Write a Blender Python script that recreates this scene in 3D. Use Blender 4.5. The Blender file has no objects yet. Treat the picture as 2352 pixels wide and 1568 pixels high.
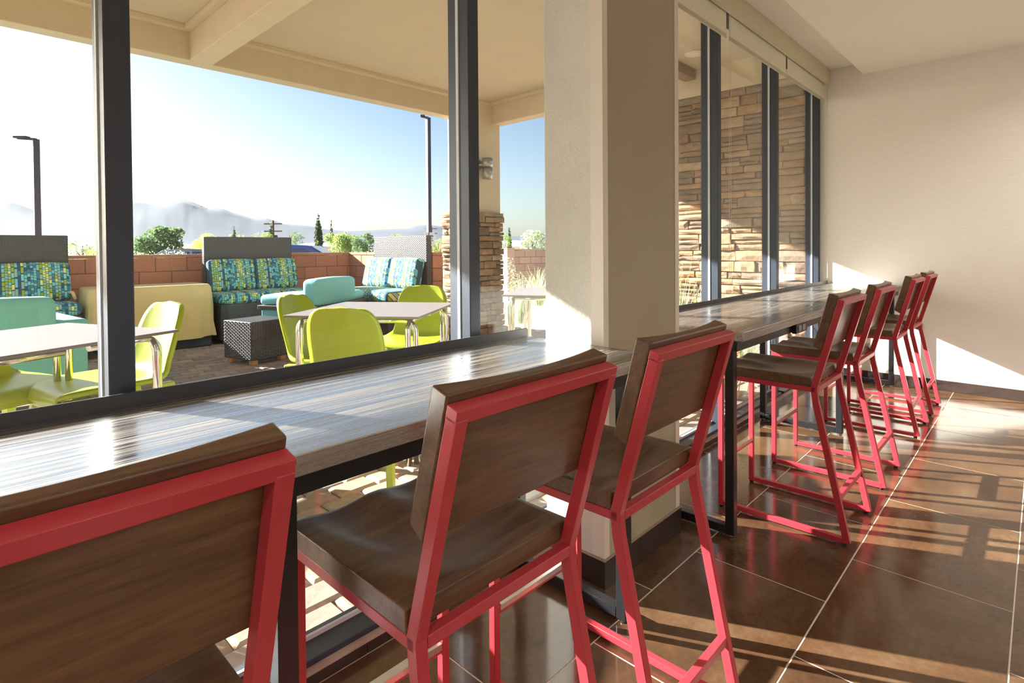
import bpy, bmesh, math, random
from mathutils import Vector, Matrix, noise

random.seed(7)
scene = bpy.context.scene
COL = scene.collection

# ------------------------------------------------------------------ camera
CAM_H = 1.302
FPX, PPX_Y = 1285.27, 587.35
YAW, PITCH, ROLL = 0.75996809, -0.01455485, -0.00740244
fwd = Vector((math.cos(YAW) * math.cos(PITCH), math.sin(YAW) * math.cos(PITCH), math.sin(PITCH)))
rgt = Vector((math.sin(YAW), -math.cos(YAW), 0))
upv = rgt.cross(fwd)
r2 = rgt * math.cos(ROLL) + upv * math.sin(ROLL)
u2 = -rgt * math.sin(ROLL) + upv * math.cos(ROLL)
cam_d = bpy.data.cameras.new('camera')
cam_d.sensor_width = 36
cam_d.lens = FPX / 2352 * 36
cam_d.shift_y = -(784 - PPX_Y) / 2352
cam_d.clip_start = 0.02
cam_d.clip_end = 30000
cam = bpy.data.objects.new('camera', cam_d)
m = Matrix((r2, u2, -fwd)).transposed().to_4x4()
m.translation = Vector((0, 0, CAM_H))
cam.matrix_world = m
COL.objects.link(cam)
scene.camera = cam

def aim(px, py):
    """Direction from the viewpoint for far landmarks (mountain skyline, trees)."""
    return r2 * ((px - 1176) / FPX) - u2 * ((py - PPX_Y) / FPX) + fwd

def far_point(px, py, dist):
    d = aim(px, py)
    k = dist / math.hypot(d.x, d.y)
    return Vector((d.x * k, d.y * k, CAM_H + d.z * k))

# ------------------------------------------------------------------ light
SUN_TO = Vector((-0.433, 0.901, 0.398)).normalized()      # towards the sun
world = bpy.data.worlds.new('sky')
scene.world = world
world.use_nodes = True
wn = world.node_tree.nodes
wl = world.node_tree.links
wn.clear()
wo = wn.new('ShaderNodeOutputWorld')
wb = wn.new('ShaderNodeBackground')
sky = wn.new('ShaderNodeTexSky')
sky.sky_type = 'NISHITA'
sky.sun_disc = False
sky.sun_elevation = math.asin(SUN_TO.z)
sky.sun_rotation = math.atan2(SUN_TO.x, SUN_TO.y)
sky.altitude = 1200
sky.air_density = 1.0
sky.dust_density = 3.6
sky.ozone_density = 1.0
wb.inputs['Strength'].default_value = 0.175
wl.new(sky.outputs['Color'], wb.inputs['Color'])
wl.new(wb.outputs['Background'], wo.inputs['Surface'])

sun_d = bpy.data.lights.new('sun', 'SUN')
sun_d.energy = 25.0
sun_d.angle = math.radians(0.55)
sun_d.color = (1.0, 0.955, 0.895)
sun = bpy.data.objects.new('sun', sun_d)
sun.rotation_euler = SUN_TO.to_track_quat('Z', 'Y').to_euler()
sun.location = SUN_TO * 40
COL.objects.link(sun)

scene.view_settings.view_transform = 'Standard'
scene.view_settings.look = 'None'
scene.view_settings.gamma = 1
scene.view_settings.use_curve_mapping = False
scene.view_settings.exposure = 0.36
scene.cycles.use_denoising = True
scene.cycles.max_bounces = 10
scene.cycles.diffuse_bounces = 5
scene.cycles.glossy_bounces = 4
scene.cycles.transparent_max_bounces = 24
scene.cycles.volume_bounces = 0
FILL_LAMP_W = 22  # power of each added ceiling fill lamp

# ------------------------------------------------------------------ materials
def srgb(r, g, b):
    f = lambda c: (c / 255 / 12.92) if c / 255 <= 0.04045 else ((c / 255 + 0.055) / 1.055) ** 2.4
    return (f(r), f(g), f(b), 1)

class NT:
    def __init__(s, name):
        s.mat = bpy.data.materials.new(name)
        s.mat.use_nodes = True
        s.n = s.mat.node_tree.nodes
        s.l = s.mat.node_tree.links
        s.bsdf = s.n['Principled BSDF']
        s.out = s.n['Material Output']
    def new(s, t, **kw):
        nd = s.n.new(t)
        for k, v in kw.items():
            setattr(nd, k, v)
        return nd
    def link(s, a, b):
        s.l.new(a, b)
    def math(s, op, a, b=None):
        nd = s.n.new('ShaderNodeMath')
        nd.operation = op
        for i, v in enumerate((a, b)):
            if v is None:
                continue
            if isinstance(v, (int, float)):
                nd.inputs[i].default_value = v
            else:
                s.l.new(v, nd.inputs[i])
        return nd.outputs[0]
    def coords(s, scale=(1, 1, 1), kind='Object', rot=(0, 0, 0)):
        tc = s.new('ShaderNodeTexCoord')
        mp = s.new('ShaderNodeMapping')
        mp.inputs['Scale'].default_value = scale
        mp.inputs['Rotation'].default_value = rot
        s.link(tc.outputs[kind], mp.inputs['Vector'])
        return mp.outputs['Vector']
    def noise(s, vec, scale, detail=4, rough=0.55, dist=0.0):
        nd = s.new('ShaderNodeTexNoise')
        nd.inputs['Scale'].default_value = scale
        nd.inputs['Detail'].default_value = detail
        nd.inputs['Roughness'].default_value = rough
        nd.inputs['Distortion'].default_value = dist
        s.link(vec, nd.inputs['Vector'])
        return nd.outputs['Fac']
    def ramp(s, fac, stops, interp='LINEAR'):
        nd = s.new('ShaderNodeValToRGB')
        nd.color_ramp.interpolation = interp
        el = nd.color_ramp.elements
        while len(el) < len(stops):
            el.new(0.5)
        for e, (p, c) in zip(el, stops):
            e.position = p
            e.color = c
        s.link(fac, nd.inputs['Fac'])
        return nd.outputs['Color']
    def bump(s, h, strength, dist=0.01):
        nd = s.new('ShaderNodeBump')
        nd.inputs['Strength'].default_value = strength
        nd.inputs['Distance'].default_value = dist
        s.link(h, nd.inputs['Height'])
        s.link(nd.outputs['Normal'], s.bsdf.inputs['Normal'])
    def base(s, col):
        if isinstance(col, tuple):
            s.bsdf.inputs['Base Color'].default_value = col
        else:
            s.link(col, s.bsdf.inputs['Base Color'])
    def set(s, **kw):
        for k, v in kw.items():
            s.bsdf.inputs[k.replace('_', ' ')].default_value = v
    def objrand(s):
        return s.new('ShaderNodeObjectInfo').outputs['Random']

def mixcol(t, a, b, fac, mode='MIX'):
    nd = t.new('ShaderNodeMix', data_type='RGBA', blend_type=mode)
    for sock, v in ((nd.inputs[0], fac), (nd.inputs[6], a), (nd.inputs[7], b)):
        if isinstance(v, (int, float, tuple)):
            sock.default_value = v
        else:
            t.link(v, sock)
    return nd.outputs[2]

def plain(name, col, rough=0.5, metal=0.0, spec=0.5, var=0.08, nscale=8, bump=0.0):
    t = NT(name)
    v = t.coords()
    f = t.noise(v, nscale)
    lo = tuple(c * (1 - var) for c in col[:3]) + (1,)
    hi = tuple(min(1, c * (1 + var)) for c in col[:3]) + (1,)
    t.base(t.ramp(f, [(0.3, lo), (0.7, hi)]))
    t.set(Roughness=rough, Metallic=metal)
    t.bsdf.inputs['Specular IOR Level'].default_value = spec
    if bump:
        t.bump(t.noise(v, nscale * 12, 3), bump, 0.004)
    return t.mat

def varied(name, cols, rough=0.8, nscale=14, bump=0.3, bdist=0.01, amt=0.35):
    """colour picked per object plus mottling: stones, blocks, pavers"""
    t = NT(name)
    r = t.objrand()
    n = len(cols)
    stops = [((i + 0.5) / n, c) for i, c in enumerate(cols)]
    v = t.coords(kind='Object')
    base = t.ramp(r, stops)
    f = t.noise(v, nscale, 6, 0.62)
    dk = t.ramp(f, [(0.3, (1 - amt, 1 - amt, 1 - amt, 1)), (0.72, (1.12, 1.1, 1.08, 1))])
    t.base(mixcol(t, base, dk, 1.0, 'MULTIPLY'))
    t.set(Roughness=rough)
    t.bump(t.noise(v, nscale * 2.2, 8, 0.65), bump, bdist)
    return t.mat

def stuff_varied(name, cols, cell, rough=0.85):
    """same, but the pick comes from a voronoi cell (joined meshes)"""
    t = NT(name)
    v = t.coords(kind='Object')
    vo = t.new('ShaderNodeTexVoronoi')
    vo.inputs['Scale'].default_value = cell
    t.link(v, vo.inputs['Vector'])
    sep = t.new('ShaderNodeSeparateColor')
    t.link(vo.outputs['Color'], sep.inputs[0])
    n = len(cols)
    base = t.ramp(sep.outputs[0], [((i + 0.5) / n, c) for i, c in enumerate(cols)])
    t.base(base)
    t.set(Roughness=rough)
    return t.mat

M = {}
M['red'] = plain('red_powder_coat', srgb(178, 54, 64), 0.28, var=0.04)
M['steel'] = plain('brushed_steel', srgb(205, 203, 198), 0.28, metal=1.0, var=0.04)
M['chrome'] = plain('chrome_tube', srgb(225, 224, 220), 0.12, metal=1.0, var=0.02)
M['black_steel'] = plain('black_steel', srgb(33, 33, 36), 0.3, var=0.1)
M['rubber'] = plain('black_rubber', srgb(20, 20, 20), 0.7)
M['mullion'] = plain('dark_bronze_aluminium', srgb(60, 66, 78), 0.42, metal=0.35, var=0.04)
M['gasket'] = plain('grey_gasket', srgb(190, 195, 200), 0.5)
M['ledge'] = plain('dark_ledge', srgb(52, 54, 60), 0.42, var=0.06)
M['ceiling'] = plain('ceiling_paint', srgb(234, 228, 214), 0.85, var=0.015)
M['soffit'] = plain('soffit_paint', srgb(228, 220, 204), 0.85, var=0.015)
M['valance'] = plain('valance_paint', srgb(214, 204, 178), 0.6, var=0.02)
M['shade'] = plain('roller_shade_fabric', srgb(230, 226, 208), 0.9, var=0.02, nscale=40)
M['hem'] = plain('shade_hem', srgb(196, 188, 166), 0.8, var=0.02)
M['bead'] = plain('bead_chain', srgb(220, 215, 200), 0.4)
M['stucco'] = plain('stucco', srgb(212, 196, 168), 0.9, var=0.04, nscale=5, bump=0.15)
M['stucco_lid'] = plain('patio_ceiling_paint', srgb(206, 190, 164), 0.9, var=0.03, nscale=3)
M['brown_beam'] = plain('brown_beam_paint', srgb(140, 112, 92), 0.7)
M['teal'] = plain('teal_fabric', srgb(128, 200, 210), 0.9, var=0.06, nscale=60)
M['sofa_frame'] = plain('dark_sofa_frame', srgb(92, 82, 80), 0.6)
M['cover'] = plain('tan_furniture_cover', srgb(214, 186, 128), 0.85, var=0.08, nscale=4)
M['pit_base'] = plain('dark_pit_base', srgb(66, 68, 76), 0.7)
M['lime'] = plain('lime_plastic', srgb(164, 178, 40), 0.36, var=0.03)
M['foot_wood'] = plain('light_wood', srgb(196, 136, 84), 0.6)
M['tabletop'] = plain('patio_table_laminate', srgb(124, 115, 113), 0.42, var=0.06, nscale=20)
M['pole'] = plain('lamp_pole_paint', srgb(48, 50, 62), 0.5)
M['sign'] = plain('sign_white', srgb(226, 226, 222), 0.6)
M['sign_print'] = plain('sign_print', srgb(120, 122, 130), 0.6)
M['bark'] = plain('bark', srgb(96, 78, 62), 0.9, nscale=20)
M['house'] = plain('house_stucco', srgb(216, 206, 198), 0.9)
M['house_roof'] = plain('house_roof', srgb(150, 112, 92), 0.9)
M['house_roof_g'] = plain('house_roof_grey', srgb(150, 152, 160), 0.9)
M['window_dark'] = plain('far_window_glass', srgb(60, 66, 76), 0.15)
M['car'] = plain('car_paint_blue', srgb(66, 92, 160), 0.22, var=0.02)
M['car_glass'] = plain('car_glass', srgb(60, 74, 110), 0.08)
M['utility'] = plain('utility_box', srgb(226, 226, 224), 0.6)
M['wall_white'] = plain('plinth_paint', srgb(226, 220, 210), 0.7, var=0.02)
M['outlet_plate'] = plain('outlet_plate', srgb(28, 28, 30), 0.35)
M['outlet_face'] = plain('outlet_face', srgb(150, 148, 144), 0.4)
M['sconce'] = plain('sconce_aluminium', srgb(170, 172, 168), 0.35, metal=0.8)
M['guard'] = plain('corner_guard_vinyl', srgb(226, 218, 206), 0.4, var=0.02)

def wood(name, dark, light, along='X', rough=0.38):
    t = NT(name)
    sc = {'X': (1.2, 14, 14), 'Z': (14, 14, 1.2)}[along]
    tc = t.new('ShaderNodeTexCoord')
    oi = t.new('ShaderNodeObjectInfo')
    cmb = t.new('ShaderNodeVectorMath', operation='SCALE')
    t.link(oi.outputs['Location'], cmb.inputs[0])
    cmb.inputs['Scale'].default_value = 3.7
    add = t.new('ShaderNodeVectorMath', operation='ADD')
    t.link(tc.outputs['Object'], add.inputs[0])
    t.link(cmb.outputs[0], add.inputs[1])
    mp = t.new('ShaderNodeMapping')
    mp.inputs['Scale'].default_value = sc
    t.link(add.outputs[0], mp.inputs['Vector'])
    v = mp.outputs['Vector']
    f = t.noise(v, 3.0, 8, 0.6, 0.6)
    g = t.noise(v, 16.0, 4, 0.6, 0.2)
    c1 = t.ramp(f, [(0.28, dark), (0.72, light)])
    c2 = t.ramp(g, [(0.35, (0.72, 0.7, 0.68, 1)), (0.6, (1, 1, 1, 1))])
    t.base(mixcol(t, c1, c2, 0.8, 'MULTIPLY'))
    t.set(Roughness=rough)
    t.bump(g, 0.06, 0.002)
    return t.mat
M['walnut'] = wood('walnut_stain', srgb(78, 54, 40), srgb(122, 90, 64), 'X', 0.28)

def counter_mat():
    t = NT('dark_streaked_laminate')
    v = t.coords((0.35, 30, 30))
    f = t.noise(v, 3.2, 10, 0.72, 0.1)
    v2 = t.coords((0.5, 42, 42))
    g = t.noise(v2, 3.0, 6, 0.7)
    c = t.ramp(f, [(0.34, srgb(34, 34, 38)), (0.50, srgb(60, 56, 54)), (0.58, srgb(122, 106, 88)), (0.70, srgb(40, 38, 40))])
    d = t.ramp(g, [(0.4, (0.5, 0.5, 0.52, 1)), (0.62, (1.5, 1.45, 1.4, 1))])
    t.base(mixcol(t, c, d, 0.9, 'MULTIPLY'))
    rr = t.ramp(g, [(0.40, (0.14, 0.14, 0.14, 1)), (0.60, (0.42, 0.42, 0.42, 1))])
    t.link(rr, t.bsdf.inputs['Roughness'])
    t.bsdf.inputs['IOR'].default_value = 5.0
    t.bsdf.inputs['Specular IOR Level'].default_value = 0.6
    t.bump(g, 0.05, 0.001)
    return t.mat
M['counter'] = counter_mat()

def tile_mat():
    t = NT('bronze_porcelain_tile')
    tc = t.new('ShaderNodeTexCoord')
    oi = t.new('ShaderNodeObjectInfo')
    sc = t.new('ShaderNodeVectorMath', operation='SCALE')
    t.link(oi.outputs['Location'], sc.inputs[0])
    sc.inputs['Scale'].default_value = 5.3
    add = t.new('ShaderNodeVectorMath', operation='ADD')
    t.link(tc.outputs['Object'], add.inputs[0])
    t.link(sc.outputs[0], add.inputs[1])
    v = add.outputs[0]
    f = t.noise(v, 2.6, 8, 0.62, 0.5)
    g = t.noise(v, 38, 5, 0.7)
    c = t.ramp(f, [(0.25, srgb(62, 45, 34)), (0.5, srgb(91, 66, 46)), (0.75, srgb(114, 92, 70))])
    d = t.ramp(g, [(0.3, (0.8, 0.8, 0.8, 1)), (0.7, (1.15, 1.12, 1.08, 1))])
    e = t.ramp(oi.outputs['Random'], [(0, (0.86, 0.86, 0.88, 1)), (1, (1.1, 1.06, 1.0, 1))])
    t.base(mixcol(t, mixcol(t, c, d, 1.0, 'MULTIPLY'), e, 1.0, 'MULTIPLY'))
    rr = t.ramp(f, [(0.3, (0.09, 0.09, 0.09, 1)), (0.75, (0.19, 0.19, 0.19, 1))])
    t.link(rr, t.bsdf.inputs['Roughness'])
    t.bsdf.inputs['Specular IOR Level'].default_value = 0.8
    t.bump(g, 0.02, 0.001)
    return t.mat
M['tile'] = tile_mat()
M['grout'] = plain('grout', srgb(216, 202, 182), 0.85, nscale=30)
M['base_tile'] = plain('dark_base_tile', srgb(58, 46, 42), 0.35, var=0.15, nscale=10)
M['base_top'] = plain('base_cap_grout', srgb(170, 150, 136), 0.7)

def grasscloth():
    t = NT('grasscloth_wallcovering')
    v = t.coords((1.2, 1.2, 60))
    f = t.noise(v, 6, 8, 0.7, 0.15)
    v2 = t.coords((4, 4, 220))
    g = t.noise(v2, 3, 3, 0.6)
    c = t.ramp(f, [(0.3, srgb(224, 217, 207)), (0.7, srgb(240, 234, 226))])
    t.base(c)
    t.set(Roughness=0.82)
    t.bump(g, 0.12, 0.002)
    return t.mat
M['grasscloth'] = grasscloth()

def plaster():
    t = NT('knockdown_plaster')
    v = t.coords((1, 1, 1))
    f = t.noise(v, 36, 4, 0.55, 1.4)
    r = t.ramp(f, [(0.42, (0, 0, 0, 1)), (0.6, (1, 1, 1, 1))])
    t.base(t.ramp(t.noise(v, 3), [(0.3, srgb(214, 213, 203)), (0.7, srgb(224, 222, 212))]))
    t.set(Roughness=0.75)
    t.bump(r, 0.35, 0.004)
    return t.mat
M['plaster'] = plaster()
M['pillar_paint'] = plain('pillar_paint', srgb(172, 163, 140), 0.75, var=0.02, nscale=4, bump=0.08)
M['room_wall'] = plain('room_paint', srgb(226, 219, 206), 0.85, var=0.02)

def glass_mat():
    t = NT('window_glass')
    t.n.remove(t.bsdf)
    tr = t.new('ShaderNodeBsdfTransparent')
    tr.inputs['Color'].default_value = (0.95, 0.97, 0.965, 1)
    gl = t.new('ShaderNodeBsdfGlossy')
    gl.inputs['Roughness'].default_value = 0.0
    gl.inputs['Color'].default_value = (1, 1, 1, 1)
    lw = t.new('ShaderNodeLayerWeight')
    fac = t.math('ADD', t.math('MULTIPLY', t.math('POWER', lw.outputs['Facing'], 5.0), 0.9), 0.02)
    mx = t.new('ShaderNodeMixShader')
    t.link(fac, mx.inputs[0])
    t.link(tr.outputs[0], mx.inputs[1])
    t.link(gl.outputs[0], mx.inputs[2])
    t.link(mx.outputs[0], t.out.inputs['Surface'])
    return t.mat
M['glass'] = glass_mat()

def fabric_pattern():
    t = NT('dash_pattern_fabric')
    tc = t.new('ShaderNodeTexCoord')
    sp = t.new('ShaderNodeSeparateXYZ')
    t.link(tc.outputs['Object'], sp.inputs[0])
    x = t.math('ADD', sp.outputs[0], 5.0)
    y = t.math('ADD', t.math('ADD', sp.outputs[2], sp.outputs[1]), 5.0)
    ci = t.math('FLOOR', t.math('DIVIDE', x, 0.028))
    wn_ = t.new('ShaderNodeTexWhiteNoise', noise_dimensions='1D')
    t.link(ci, wn_.inputs['W'])
    cr = wn_.outputs['Value']
    h = t.math('ADD', t.math('MULTIPLY', t.math('MULTIPLY', cr, cr), 0.10), 0.030)
    yy = t.math('ADD', t.math('DIVIDE', y, h), t.math('MULTIPLY', cr, 37.0))
    di = t.math('FLOOR', yy)
    w2 = t.new('ShaderNodeTexWhiteNoise', noise_dimensions='2D')
    cv = t.new('ShaderNodeCombineXYZ')
    t.link(ci, cv.inputs[0])
    t.link(di, cv.inputs[1])
    t.link(cv.outputs[0], w2.inputs['Vector'])
    w3 = t.new('ShaderNodeTexWhiteNoise', noise_dimensions='1D')
    t.link(t.math('ADD', ci, 91.7), w3.inputs['W'])
    grp = t.math('ADD', t.math('MULTIPLY', w2.outputs['Value'], 0.34), t.math('MULTIPLY', w3.outputs['Value'], 0.66))
    col = t.ramp(grp, [(0.0, srgb(36, 82, 108)), (0.22, srgb(52, 128, 142)), (0.36, srgb(120, 190, 196)),
                       (0.52, srgb(150, 176, 160)), (0.60, srgb(150, 170, 40)), (0.70, srgb(222, 220, 120)),
                       (0.80, srgb(128, 200, 200)), (0.92, srgb(44, 96, 120))], 'CONSTANT')
    fx = t.math('FRACT', t.math('DIVIDE', x, 0.028))
    fy = t.math('FRACT', yy)
    edge = t.math('ADD', t.math('LESS_THAN', fx, 0.14), t.math('LESS_THAN', fy, 0.18))
    edge = t.math('MINIMUM', edge, 1.0)
    t.base(mixcol(t, col, srgb(34, 74, 92), edge))
    t.set(Roughness=0.9)
    return t.mat
M['dash_fabric'] = fabric_pattern()
M['wicker'] = plain('wicker_strands', srgb(62, 59, 62), 0.42, var=0.25, nscale=30)
STONES = [srgb(184, 148, 110), srgb(156, 126, 98), srgb(134, 106, 84), srgb(196, 170, 136), srgb(120, 100, 86), srgb(172, 134, 96), srgb(146, 128, 110)]
M['stone'] = varied('ledgestone', STONES, 0.88, 7, 0.5, 0.02, 0.4)
M['mortar'] = plain('dark_mortar', srgb(92, 76, 62), 0.95, nscale=30)
BLOCKS = [srgb(178, 118, 92), srgb(170, 112, 88), srgb(186, 126, 98), srgb(164, 108, 86)]
M['block'] = varied('concrete_block_terracotta', BLOCKS, 0.92, 20, 0.3, 0.004, 0.15)
BLOCKS2 = [srgb(206, 172, 150), srgb(198, 164, 144), srgb(212, 180, 158)]
M['block_pale'] = varied('concrete_block_pale', BLOCKS2, 0.92, 20, 0.3, 0.004, 0.15)
M['block_joint'] = plain('block_joint', srgb(120, 82, 66), 0.95)
PAVERS = [srgb(150, 128, 112), srgb(168, 142, 120), srgb(134, 116, 106), srgb(176, 152, 130), srgb(142, 130, 124)]
M['paver'] = varied('patio_paver', PAVERS, 0.9, 18, 0.35, 0.006, 0.25)
M['paver_far'] = stuff_varied('patio_paver_far', PAVERS, 5.0)
M['sand_joint'] = plain('sand_joint', srgb(112, 98, 84), 0.95, nscale=40)
M['gravel'] = plain('desert_gravel', srgb(198, 178, 152), 0.95, var=0.3, nscale=3, bump=0.5)
M['asphalt'] = plain('asphalt', srgb(150, 148, 150), 0.95, var=0.1, nscale=2)

def leaf_mat(name, c1, c2):
    t = NT(name)
    v = t.coords(kind='Object')
    f = t.noise(v, 1.3, 3)
    g = t.new('ShaderNodeTexWhiteNoise', noise_dimensions='3D')
    geo = t.new('ShaderNodeNewGeometry')
    t.link(geo.outputs['Normal'], g.inputs['Vector'])
    fac = t.math('ADD', t.math('MULTIPLY', f, 0.6), t.math('MULTIPLY', g.outputs['Value'], 0.4))
    t.base(t.ramp(fac, [(0.3, c1), (0.7, c2)]))
    t.set(Roughness=0.6)
    tl = t.new('ShaderNodeBsdfTranslucent')
    tl.inputs['Color'].default_value = tuple(min(1, c * 1.5) for c in c2[:3]) + (1,)
    mx = t.new('ShaderNodeMixShader')
    mx.inputs[0].default_value = 0.35
    t.link(t.bsdf.outputs[0], mx.inputs[1])
    t.link(tl.outputs[0], mx.inputs[2])
    t.link(mx.outputs[0], t.out.inputs['Surface'])
    return t.mat
M['leaf_dark'] = leaf_mat('leaf_dark', srgb(62, 88, 58), srgb(104, 128, 84))
M['leaf_mid'] = leaf_mat('leaf_mid', srgb(88, 116, 58), srgb(146, 166, 88))
M['leaf_lime'] = leaf_mat('leaf_lime', srgb(146, 164, 56), srgb(200, 208, 96))
M['leaf_sage'] = leaf_mat('leaf_sage', srgb(132, 148, 116), srgb(182, 190, 156))
M['leaf_cypress'] = leaf_mat('leaf_cypress', srgb(40, 58, 46), srgb(66, 86, 62))
M['grass_blade'] = leaf_mat('grass_blade', srgb(130, 146, 104), srgb(196, 200, 160))
M['mountain'] = plain('mountain_rock', srgb(82, 90, 106), 0.95, var=0.15, nscale=0.004)

# ------------------------------------------------------------------ mesh helpers
class MB:
    def __init__(s):
        s.v, s.f, s.sm = [], [], []
    def add(s, verts, faces, smooth=False):
        o = len(s.v)
        s.v += [tuple(p) for p in verts]
        s.f += [tuple(i + o for i in f) for f in faces]
        s.sm += [smooth] * len(faces)
        return s
    def box(s, x0, x1, y0, y1, z0, z1):
        return s.add([(x0, y0, z0), (x1, y0, z0), (x1, y1, z0), (x0, y1, z0), (x0, y0, z1), (x1, y0, z1), (x1, y1, z1), (x0, y1, z1)],
                     [(3, 2, 1, 0), (4, 5, 6, 7), (0, 1, 5, 4), (1, 2, 6, 5), (2, 3, 7, 6), (3, 0, 4, 7)])
    def bar(s, a, b, w, h=None, ref=(0, 0, 1)):
        """rectangular tube from a to b; w across, h along the reference side"""
        a, b = Vector(a), Vector(b)
        h = w if h is None else h
        d = (b - a).normalized()
        r = Vector(ref)
        if abs(d.dot(r)) > 0.95:
            r = Vector((0, 1, 0))
        sx = d.cross(r).normalized()
        sy = sx.cross(d).normalized()
        vs = [p + sx * (w / 2 * i) + sy * (h / 2 * j) for p in (a, b) for i, j in ((-1, -1), (1, -1), (1, 1), (-1, 1))]
        return s.add(vs, [(3, 2, 1, 0), (4, 5, 6, 7), (0, 1, 5, 4), (1, 2, 6, 5), (2, 3, 7, 6), (3, 0, 4, 7)])
    def tube(s, pts, r, n=10, caps=True):
        pts = [Vector(p) for p in pts]
        rs = r if isinstance(r, (list, tuple)) else [r] * len(pts)
        ref = None
        vs = []
        for i, p in enumerate(pts):
            d = (pts[min(i + 1, len(pts) - 1)] - pts[max(i - 1, 0)]).normalized()
            if ref is None:
                ref = Vector((0, 0, 1)) if abs(d.z) < 0.9 else Vector((1, 0, 0))
            sx = d.cross(ref).normalized()
            sy = sx.cross(d).normalized()
            ref = sy
            for k in range(n):
                a = 2 * math.pi * k / n
                vs.append(p + sx * (math.cos(a) * rs[i]) + sy * (math.sin(a) * rs[i]))
        fs = []
        for i in range(len(pts) - 1):
            for k in range(n):
                k2 = (k + 1) % n
                fs.append((i * n + k, i * n + k2, (i + 1) * n + k2, (i + 1) * n + k))
        s.add(vs, fs, True)
        if caps:
            o = len(s.v) - len(vs)
            s.f += [tuple(o + k for k in range(n))[::-1], tuple(o + (len(pts) - 1) * n + k for k in range(n))]
            s.sm += [False, False]
        return s
    def sweep(s, pts, w, h, side):
        """mitred rectangular tube through pts lying in one plane; side = plane normal"""
        pts = [Vector(p) for p in pts]
        side = Vector(side).normalized()
        vs = []
        n = len(pts)
        for i, p in enumerate(pts):
            d0 = (p - pts[i - 1]).normalized() if i else (pts[1] - p).normalized()
            d1 = (pts[i + 1] - p).normalized() if i < n - 1 else d0
            t = (d0 + d1).normalized()
            nn = side.cross(t).normalized()
            k = 1 / max(0.3, t.dot(d0))
            for i2, j2 in ((-1, -1), (1, -1), (1, 1), (-1, 1)):
                vs.append(p + side * (w / 2 * i2) + nn * (h / 2 * j2 * k))
        fs = [(3, 2, 1, 0), tuple(4 * (n - 1) + q for q in range(4))]
        for i in range(n - 1):
            for q in range(4):
                fs.append((4 * i + q, 4 * i + (q + 1) % 4, 4 * i + 4 + (q + 1) % 4, 4 * i + 4 + q))
        return s.add(vs, fs)
    def build(s, name, mat, parent=None, bevel=0.0, seg=2, solid=0.0, sub=0):
        me = bpy.data.meshes.new(name)
        me.from_pydata(s.v, [], s.f)
        me.polygons.foreach_set('use_smooth', s.sm)
        bm = bmesh.new()
        bm.from_mesh(me)
        bmesh.ops.recalc_face_normals(bm, faces=bm.faces[:])
        if bevel:
            es = [e for e in bm.edges if len(e.link_faces) == 2 and e.calc_face_angle(0) > 0.5]
            rb = bmesh.ops.bevel(bm, geom=es, offset=bevel, segments=seg, profile=0.5, affect='EDGES', clamp_overlap=True)
            for f in rb['faces']:
                f.smooth = seg > 1
        bm.to_mesh(me)
        bm.free()
        me.update()
        me.materials.append(mat)
        o = bpy.data.objects.new(name, me)
        COL.objects.link(o)
        if parent is not None:
            o.parent = parent
        if solid:
            md = o.modifiers.new('thickness', 'SOLIDIFY')
            md.thickness = solid
            md.offset = -1
        if sub:
            md = o.modifiers.new('smooth', 'SUBSURF')
            md.levels = sub
            md.render_levels = sub
        return o

def tag(o, label=None, cat=None, group=None, kind=None):
    if label: o['label'] = label
    if cat: o['category'] = cat
    if group: o['group'] = group
    if kind: o['kind'] = kind
    return o

def empty(name, loc=(0, 0, 0), rz=0.0):
    o = bpy.data.objects.new(name, None)
    o.empty_display_size = 0.1
    o.location = loc
    o.rotation_euler = (0, 0, rz)
    COL.objects.link(o)
    return o

def copy_tree(o, parent=None):
    c = o.copy()
    COL.objects.link(c)
    c.parent = parent
    for ch in list(o.children):
        copy_tree(ch, c)
    return c

def cushion(name, sx, sy, sz, mat, parent=None, r=0.05, puff=0.018):
    """rounded, slightly puffed box centred on the origin"""
    bm = bmesh.new()
    bmesh.ops.create_cube(bm, size=1)
    for v in bm.verts:
        v.co = Vector((v.co.x * sx, v.co.y * sy, v.co.z * sz))
    bmesh.ops.bevel(bm, geom=bm.edges[:], offset=min(r, sx * .45, sy * .45, sz * .45), segments=4, profile=0.5, affect='EDGES')
    bmesh.ops.subdivide_edges(bm, edges=[e for e in bm.edges if e.calc_length() > 0.12], cuts=3, use_grid_fill=True)
    for v in bm.verts:
        x, y, z = v.co.x / (sx / 2), v.co.y / (sy / 2), v.co.z / (sz / 2)
        d = Vector((0, 0, 0))
        if abs(z) > .97: d.z = math.copysign(puff * (1 - x * x) * (1 - y * y), z)
        if abs(y) > .97: d.y = math.copysign(puff * (1 - x * x) * (1 - z * z), y)
        v.co += d
    for f in bm.faces:
        f.smooth = True
    me = bpy.data.meshes.new(name)
    bm.to_mesh(me)
    bm.free()
    me.materials.append(mat)
    o = bpy.data.objects.new(name, me)
    COL.objects.link(o)
    if parent is not None:
        o.parent = parent
    return o

# ================================================================== THE ROOM
FLOOR_Y0, FLOOR_X0 = -4.43, -3.0
WALL_X = 6.25
WIN_Y = 1.64
CEIL = 2.945
RECESS = 3.05

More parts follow.
